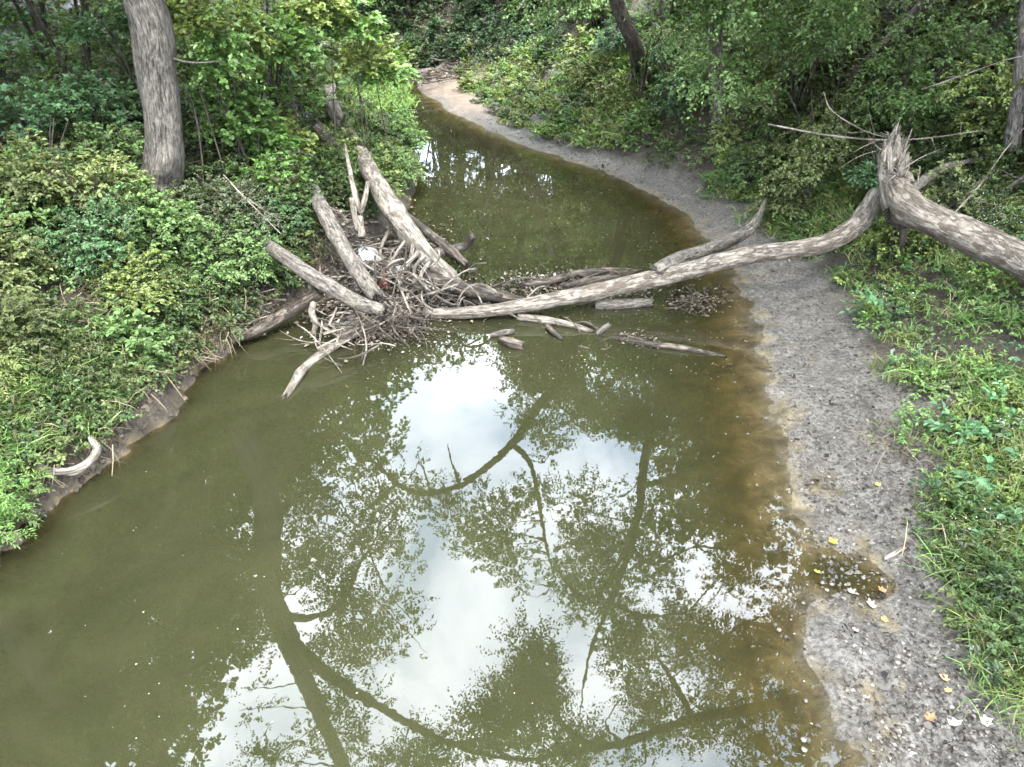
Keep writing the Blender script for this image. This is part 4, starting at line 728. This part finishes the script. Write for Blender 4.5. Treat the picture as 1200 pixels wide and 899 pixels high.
def grow(kind, Q, T):
    far = T > 8.8
    if kind not in ('grass', 'dry', 'hang', 'lit_grass') and far.any() and not far.all():
        grow(kind, Q[far], T[far]); Q, T = Q[~far], T[~far]; far = far[~far]
    OV = 'dia' if far.any() else 'ovate'
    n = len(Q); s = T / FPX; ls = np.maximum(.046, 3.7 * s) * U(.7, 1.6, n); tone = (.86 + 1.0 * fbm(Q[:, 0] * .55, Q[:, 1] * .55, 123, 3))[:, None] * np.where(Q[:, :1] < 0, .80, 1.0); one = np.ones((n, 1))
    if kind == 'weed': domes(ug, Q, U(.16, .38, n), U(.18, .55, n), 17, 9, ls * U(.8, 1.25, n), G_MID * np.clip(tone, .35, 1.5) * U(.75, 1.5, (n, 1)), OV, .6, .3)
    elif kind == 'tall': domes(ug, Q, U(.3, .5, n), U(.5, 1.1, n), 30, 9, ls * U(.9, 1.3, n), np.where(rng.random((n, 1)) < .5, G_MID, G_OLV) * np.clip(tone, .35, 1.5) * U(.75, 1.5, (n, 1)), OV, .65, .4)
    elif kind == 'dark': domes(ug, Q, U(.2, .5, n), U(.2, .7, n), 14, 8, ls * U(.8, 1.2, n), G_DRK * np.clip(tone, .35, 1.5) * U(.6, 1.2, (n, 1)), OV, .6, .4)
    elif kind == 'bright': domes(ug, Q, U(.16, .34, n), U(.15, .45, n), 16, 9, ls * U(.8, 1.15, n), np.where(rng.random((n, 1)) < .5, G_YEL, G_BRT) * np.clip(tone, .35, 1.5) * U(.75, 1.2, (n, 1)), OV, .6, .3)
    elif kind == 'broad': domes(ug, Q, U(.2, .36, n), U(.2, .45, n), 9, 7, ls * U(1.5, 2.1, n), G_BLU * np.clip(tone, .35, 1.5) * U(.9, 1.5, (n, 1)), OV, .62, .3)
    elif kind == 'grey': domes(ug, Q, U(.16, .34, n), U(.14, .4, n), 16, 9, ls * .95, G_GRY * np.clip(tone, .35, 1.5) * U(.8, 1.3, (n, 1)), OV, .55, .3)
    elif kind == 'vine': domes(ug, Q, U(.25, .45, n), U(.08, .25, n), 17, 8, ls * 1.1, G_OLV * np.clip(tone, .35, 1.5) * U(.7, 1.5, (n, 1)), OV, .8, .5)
    elif kind == 'white':
        domes(ug, Q, U(.18, .26, n), U(.28, .4, n), 12, 7, ls, G_GRY * .9 * one, OV, .55, .3); m = 40
        a = rng.normal(0, .15, (n, m, 3)) * [1, 1, .45] + [0, 0, .36]
        wf.leaves((Q[:, None] + a).reshape(-1, 3), rng.normal(0, 1, (n * m, 3)), rng.normal(0, .5, (n * m, 3)) + [0, 0, 1], np.repeat(np.maximum(.013, 1.3 * s), m) * U(.6, 1.2, n * m), 1.0, np.array((.42, .43, .38)), 'dia')
    elif kind == 'grass':
        m = 52; a = rng.normal(0, .15, (n, m, 3)) * [1, 1, 0]; d = rng.normal(0, .45, (n, m, 3)); d[..., 2] = 1
        c = np.where(rng.random((n, m, 1)) < .15, G_DRY * .8, np.where(rng.random((n, 1, 1)) < .55, G_YEL * .9, G_BRT) * U(.65, 1.15, (n, 1, 1))) * U(.75, 1.25, (n, m, 1))
        gr.blades((Q[:, None] + a).reshape(-1, 3), d.reshape(-1, 3), (U(.5, 1.2, (n, 1)) * U(.18, .44, (n, m))).ravel(), np.repeat(np.maximum(.0045, .75 * s), m) * U(.7, 1.3, n * m), c.reshape(-1, 3))
    elif kind == 'lit_grass':
        m = 60; a = rng.normal(0, .25, (n, m, 3)) * [1, 1, 0]; d = rng.normal(0, .4, (n, m, 3)); d[..., 2] = 1
        gr.blades((Q[:, None] + a).reshape(-1, 3), d.reshape(-1, 3), U(.12, .3, n * m), np.repeat(np.maximum(.006, .8 * s), m) * U(.7, 1.3, n * m), np.array((.11, .185, .045)) * U(.7, 1.2, (n * m, 1)))  # sunlight on this patch is put into the brighter blade colour
    elif kind in ('dry', 'hang'):
        m = 44; a = rng.normal(0, .16, (n, m, 3)); d = rng.normal(0, .8, (n, m, 3)); d[..., 2] = rng.normal(.1, .5, (n, m))
        if kind == 'hang': d[..., 2] = -U(.3, 1.2, (n, m)); a = a * [1, 1, 1]
        gr.blades((Q[:, None] + a * [1, 1, .4] + [0, 0, .06 if kind == 'dry' else .12]).reshape(-1, 3), d.reshape(-1, 3), U(.15, .42, n * m), np.repeat(np.maximum(.003, .5 * s), m), (G_DRY * U(.2, .75, (n, m, 1))).reshape(-1, 3), .4)
def cover(n, box, mix, free=False):
    ks, ws = zip(*mix); ws = np.cumsum(np.array(ws, float)); ws /= ws[-1]
    x0, y0, x1, y1 = box; Q, T = G(rng.uniform(x0, x1, n), rng.uniform(y0, y1, n))
    dl = np.interp(Q[:, 1], LY, LX) - Q[:, 0]; dr = Q[:, 0] - np.interp(Q[:, 1], RY, RX)
    edge = 1.6 + .7 * fbm(Q[:, 0] * 1.3, Q[:, 1] * 1.3, 61) - .65 * sstep(12, 18, Q[:, 1]) - .35 * sstep(19, 22, Q[:, 1]) - .38 * sstep(6.5, 4.2, Q[:, 1])
    ok = (T < 80) & ((dl > .14 + .2 * rng.random(n)) | (dr > edge) | (Q[:, 1] > 33.5)) & (Q[:, 2] > .12) & ((fbm(Q[:, 0] * 1.5, Q[:, 1] * 1.5, 201, 3) < .30) | (rng.random(n) < .2))
    ok &= (np.linalg.norm(Q[:, None] - BARE[None], axis=2).min(1) > .34)
    Q, T = Q[ok], T[ok]; u = (fbm(Q[:, 0] * .9, Q[:, 1] * .9, 77, 2) * .9 + .5 + rng.normal(0, .16, len(Q))) % 1.0
    idx = np.minimum(np.searchsorted(ws, u), len(ks) - 1)
    for i, k in enumerate(ks):
        if (idx == i).any(): grow(k, Q[idx == i], T[idx == i])
cover(1500, (-90, 0, 500, 660), [('weed', 3), ('vine', 2), ('grey', 2), ('bright', 2.4), ('dry', .8), ('broad', .4), ('tall', 1.4)])
cover(520, (-90, 60, 400, 300), [('tall', 2), ('weed', 1), ('vine', 1)])
cover(300, (-60, 395, 150, 540), [('grass', 3), ('bright', 2), ('weed', 1)])
cover(300, (60, 330, 330, 500), [('dry', 2), ('weed', 2), ('tall', 1), ('bright', 1), ('vine', 1)])
cover(600, (380, 60, 500, 250), [('bright', 3), ('vine', 1), ('weed', 2)])
cover(650, (385, 75, 472, 130), [('lit_grass', 1)])
cover(500, (250, 150, 470, 310), [('bright', 2), ('grey', 2), ('weed', 2), ('tall', 1)])
cover(1150, (880, 230, 1390, 830), [('weed', 2.2), ('grass', 3.4), ('broad', .6), ('bright', 2), ('white', .2), ('grass', 1.2), ('grey', .8), ('tall', .5)])
cover(280, (1020, 560, 1290, 899), [('grass', 4), ('weed', 1), ('grass', 1)])
cover(340, (830, 180, 1040, 300), [('grass', 3), ('bright', 2), ('weed', 1)])
cover(260, (850, 70, 1290, 230), [('tall', 2), ('grey', 1), ('bright', 1)])
cover(200, (1040, 180, 1290, 300), [('white', .6), ('grey', 2), ('vine', 2), ('tall', 1)])
cover(460, (540, 60, 760, 175), [('grass', 4), ('bright', 3), ('grey', 1), ('weed', 1)])
cover(600, (600, 0, 1290, 200), [('vine', 3), ('grey', 2), ('weed', 2), ('dry', .8), ('tall', 1)])
cover(330, (400, 0, 660, 80), [('dark', 2), ('grey', .8), ('dark', 1)])
cover(120, (640, 0, 1200, 60), [('dark', 2), ('vine', 1)])
LE = np.array([PG(x, y, .0) for x, y in [(296, 284), (282, 272), (300, 296), (270, 262), (352, 206), (342, 196), (362, 222), (372, 216), (346, 214), (410, 176), (384, 200), (398, 202)]])
grow('weed', LE[::2] + [0, -.15, 0], depth_of(LE[::2])); grow('bright', LE[1::2] + [0, -.15, 0], depth_of(LE[1::2]))
grow('dry', np.repeat(BARE, 3, 0) + rng.normal(0, .2, (len(BARE) * 3, 3)) * [1, 1, 0], np.repeat(depth_of(BARE), 3))
# fringe of roots and dead grass along the undercut left edge
ey = np.sort(rng.uniform(4.2, 12.0, 150)); ex = np.interp(ey, LY, LX) - rng.uniform(-.1, .45, 150); EQ = np.stack([ex, ey, np.maximum(hz(ex, ey), .1) + .05], -1)
EQ = EQ[EQ[:, 2] > .16]; sel = rng.random(len(EQ)) < .6; grow('weed', EQ[sel] + [-.15, 0, .15], depth_of(EQ[sel])); grow('hang', EQ[~sel][::2], depth_of(EQ[~sel][::2])); grow('vine', EQ[~sel] + [-.05, 0, .1], depth_of(EQ[~sel])); grow('tall', EQ[sel][::3] + [-.35, 0, .1], depth_of(EQ[sel][::3]))
tag(ug.obj('undergrowth', M_LEAF), 'mixed leafy weeds and vines carpeting both banks', kind='stuff')
tag(gr.obj('grass', M_GRASS), 'long green and straw-coloured grass on both banks', kind='stuff')
tag(wf.obj('wildflowers', M_LITTER), 'tiny white wildflowers scattered in the right bank weeds', kind='stuff')

# ------------------------------------------------------------------ mud beach: litter flakes, clods, fallen leaves
lt = Batch(); n = 34000
px = rng.uniform(560, 1200, n); py = 140 + 759 * rng.random(n) ** .9; Q, T = G(px, py)
dr = Q[:, 0] - np.interp(Q[:, 1], RY, RX); dens = .35 + 1.1 * (fbm(Q[:, 0] * 1.6, Q[:, 1] * 1.6, 91, 3) + .3)
k = ((dr > .1) | (rng.random(n) < .10)) & (dr > -.5) & (dr < 2.3) & (rng.random(n) < dens) & (T < 40); Q = Q[k]; T = T[k]; n = len(Q)
c = np.array([(.012, .010, .008), (.025, .021, .017), (.05, .044, .037), (.085, .078, .068), (.12, .11, .098), (.018, .014, .011), (.04, .03, .02)])[rng.choice(7, n, p=[.22, .2, .18, .15, .05, .12, .08])]
Q[:, 2] += .006
lt.leaves(Q, rng.normal(0, 1, (n, 3)) * [1, 1, .2], rng.normal(0, .35, (n, 3)) + [0, 0, 1], np.maximum(.032, 2.2 * T / FPX) * np.where(rng.random(n) < .12, 2.0, 1.0) * rng.uniform(.4, 1.5, n), np.where(rng.random(n) < .2, .12, rng.uniform(.25, .8, n)), c, 'dia')
m = rng.random(n) < .30; Qc = Q[m]; nc = len(Qc)
cl = Batch(); cl.leaves(Qc + rng.normal(0, .02, Qc.shape) * [1, 1, 0], rng.normal(0, 1, (nc, 3)) * [1, 1, 0], np.array([[0, 0, 1.]] * nc) + rng.normal(0, .15, (nc, 3)), np.maximum(.03, 2.0 * T[m] / FPX) * rng.uniform(.5, 1.7, nc), 1.0, np.array((.06, .054, .047)) * rng.uniform(.4, 1.6, (nc, 1)), 'clod')
ky = rng.uniform(4.2, 12.5, 900); kx = np.interp(ky, LY, LX) - rng.normal(.12, .22, 900); kq = np.stack([kx, ky, hz(kx, ky)], -1); kq = kq[(kq[:, 2] > -.03) & (kq[:, 2] < .6)]; nk = len(kq)
cl.leaves(kq, rng.normal(0, 1, (nk, 3)), np.array([[.6, -.3, .8]] * nk) + rng.normal(0, .3, (nk, 3)), rng.uniform(.03, .13, nk), 1.0, np.array((.038, .031, .024)) * rng.uniform(.4, 1.7, (nk, 1)), 'clod')
tag(cl.obj('mud_clods', M_LITTER), 'small clods of mud over the right beach and along the left waterline', kind='stuff')
tag(lt.obj('leaf_litter', M_LITTER), 'dark and pale dead leaf flakes strewn over the mud beach', kind='stuff')
# floating specks
fs = Batch(); n = 2600
px = rng.uniform(430, 900, n); py = 125 + 320 * rng.random(n) ** .8; px[:150] = rng.uniform(60, 950, 150); py[:150] = rng.uniform(450, 890, 150); q = np.array([P(a, b, .004) for a, b in zip(px, py)])
k = (hz(q[:, 0], q[:, 1]) < -.02) & (rng.random(n) < .25 + .9 * np.clip(fbm(q[:, 0] * .7, q[:, 1] * .7, 13, 3) + .4, 0, 1)); q = q[k]; n = len(q)
t = depth_of(q); fs.leaves(q, rng.normal(0, 1, (n, 3)) * [1, 1, .0], np.array([[0, 0, 1.]] * n) + rng.normal(0, .05, (n, 3)), np.maximum(.016, 1.3 * t / FPX) * rng.uniform(.5, 1.6, n), rng.uniform(.4, 1, n), np.array((.20, .19, .14)) * rng.uniform(.4, 1.2, (n, 1)), 'dia')
tag(fs.obj('floating_specks', M_LITTER), 'pale specks of pollen and leaf scraps floating on the pool', kind='stuff')
def fallen(px, py, size, col, label, kind='curl', group=None):
    q = G(px, py)[0][0] + [0, 0, .015]; b = Batch(); a = rng.uniform(0, 6.283)
    b.leaves(np.zeros((1, 3)), np.array([[math.cos(a), math.sin(a), .1]]), np.array([[rng.normal(0, .25), rng.normal(0, .25), 1.]]), size, .9, np.array(col) * .42, kind)
    o = b.obj('fallen_leaf', M_LITTER); o.location = tuple(map(float, q)); tag(o, label, 'leaf', group)
OR = (.55, .20, .10); YE = (.55, .45, .06); WH = (.42, .385, .33); BN = (.35, .2, .1)
fallen(42, 416, .20, (.68, .42, .22), 'large pale orange leaf lying on the left bank grass'); fallen(1086, 845, .085, OR, 'bright orange leaf on the mud at the bottom right')
fallen(1102, 794, .085, (.6, .38, .18), 'tan orange leaf on the mud between grass and bright orange leaf'); fallen(976, 634, .10, YE, 'yellow leaf at the upper edge of the brown puddle')
fallen(960, 676, .07, (.5, .5, .1), 'small lime-yellow leaf in the shallow left of the puddle'); fallen(1037, 696, .08, OR, 'orange leaf at the lower right corner of the puddle')
fallen(1022, 716, .10, WH, 'pale cream leaf on mud just below the puddle'); fallen(1148, 851, .10, WH, 'whitish ragged leaf on the mud below the last grass tuft')
fallen(1112, 851, .11, (.5, .47, .42), 'greyish curled leaf left of the whitish ragged leaf'); fallen(1039, 728, .07, (.6, .4, .12), 'small ochre leaf on mud below the orange puddle leaf')
fallen(1005, 742, .06, (.6, .42, .4), 'tiny pinkish leaf at the mud edge under the puddle'); fallen(1031, 572, .07, (.45, .48, .1), 'yellow-green sprout leaf on the mud above the puddle')
fallen(1107, 812, .06, (.6, .42, .15), 'small ochre leaf right under the tan orange leaf'); fallen(1000, 698, .07, WH, 'pale leaf floating on the brown puddle')
fallen(1156, 535, .09, (.6, .28, .2), 'salmon-coloured dead leaf in the right bank grass')
fallen(219, 413, .12, (.6, .35, .15), 'orange-tan leaf caught on the edge of the left bank')
fallen(27, 386, .12, (.3, .07, .05), 'dark red leaf in the left bank weeds')
log('short pale stick on the mud at the right end of the puddle', [P(1036, 655, .06), P(1048, 649, .07), P(1060, 642, .09)], [.018, .024, .02], M_PALE, 8, 4, .15, 301, .01, 'driftwood', 'driftwood')
log('dark short stick lying on the mud above the puddle', [P(981, 594, .06), P(985, 598, .07), P(990, 602, .06)], [.012, .014, .01], M_DARKBARK, 6, 4, .15, 302, .01, 'driftwood', 'driftwood')

# ------------------------------------------------------------------ bare twigs and vines on the right, trunks in the background
def twig(label, path, r0, mat=M_DEAD, group=None):
    tb = [tube(path, [r0, r0 * .8, r0 * .35], 6, 6, .12, 3)]; cr = catmull(path, 6)
    for k in range(5):
        q = cr[rng.integers(3, len(cr) - 1)]; e = q + rng.normal(0, .28, 3); tb.append(tube([q, (q + e) / 2 + rng.normal(0, .05, 3), e], [r0 * .45, r0 * .3, r0 * .12], 4, 3, .1, k))
    return tag(wood('dead_branch', tb, mat), label, 'branch', group)
twig('long thin bare branch crossing in front of the dark hollow, right bank', [D(900, 146, 13.6), D(980, 160, 13), D(1060, 164, 12.6), D(1160, 152, 12.2)], .022)
twig('arched bare twig left of the splintered break', [D(965, 108, 13.4), D(975, 130, 13.2), D(1010, 152, 12.8), D(1040, 162, 12.4)], .014)
twig('thin bare vine stem rising to the right from the fallen trunk', [P(1120, 248, 1.9), D(1150, 215, 11.2), D(1175, 180, 11.4), D(1200, 150, 11.6)], .013)
twig('thin looping vine hanging in front of the fallen trunk', [D(1078, 195, 11.4), D(1076, 225, 11.2), D(1090, 243, 11.1), D(1100, 252, 11.1)], .012)
twig('pale bare twig reaching right through the bright leaves', [D(1080, 105, 12.4), D(1130, 88, 12.2), D(1180, 70, 12), D(1220, 62, 11.8)], .012)
twig('bare root-like branch at the right edge above the fallen trunk', [D(1215, 200, 11.5), D(1190, 215, 11.7), D(1165, 232, 12), D(1150, 242, 12.2)], .05, M_GREY)
twig('thin bare vine stem slanting on the left bank under the big trunk', [D(262, 205, 11.2), D(285, 230, 11), D(310, 255, 10.8), D(330, 275, 10.6)], .012)
twig('bare dark stem rising right of the big trunk', [D(238, 230, 11.8), D(236, 180, 11.9), D(228, 130, 12), D(213, 95, 12)], .018, M_DARKBARK)
def bgtrunk(label, path, radii, mat=M_DARKBARK):
    root = empty('tree', path[0]); tag(root, label, 'tree'); wood('trunk', tube(path, radii, 14, 6, .1, 5, ridges=.03), mat, root); return root
def top_off(root, c, r, S, ls, col):
    b = Batch(); [leaf_cluster(b, np.array(c) + rng.normal(0, r * .6, 3), r * .55, S, 8, ls, col) for _ in range(14)]; b.obj('crown', M_LEAF, root)
t1 = bgtrunk('dark forked tree trunk at the top centre beyond the creek bend', [D(600, 40, 34), D(601, 15, 33.6), D(610, -25, 33.2), D(640, -110, 33), D(665, -220, 33)], [.5, .42, .36, .3, .1])
wood('limb', tube([D(601, 18, 33.6), D(588, 2, 33.3), D(578, -30, 33.2), D(560, -120, 33)], [.32, .26, .22, .08], 10, 5, .1, 3), M_DARKBARK, t1); top_off(t1, D(610, -200, 33), 3.0, 14, .26, G_MID)
t2 = bgtrunk('dark vine-hung trunk leaning right across the dark hollow, upper right', [D(955, 150, 17.2), D(972, 128, 17), D(992, 108, 16.8), D(1030, 62, 16.6), D(1070, 20, 16.4), D(1120, -50, 16.2), D(1180, -160, 16.2)], [.22, .18, .16, .15, .14, .12, .05]); top_off(t2, D(1170, -170, 16.2), 1.6, 10, .12, G_MID)
t3 = bgtrunk('thin grey trunk at the right edge above the fallen tree', [D(1185, 175, 12.4), D(1192, 120, 12.4), D(1197, 60, 12.4), D(1204, -20, 12.4), D(1215, -160, 12.4)], [.12, .10, .09, .08, .03], M_BARK); top_off(t3, D(1212, -150, 12.4), 1.3, 10, .12, G_YEL * .8)
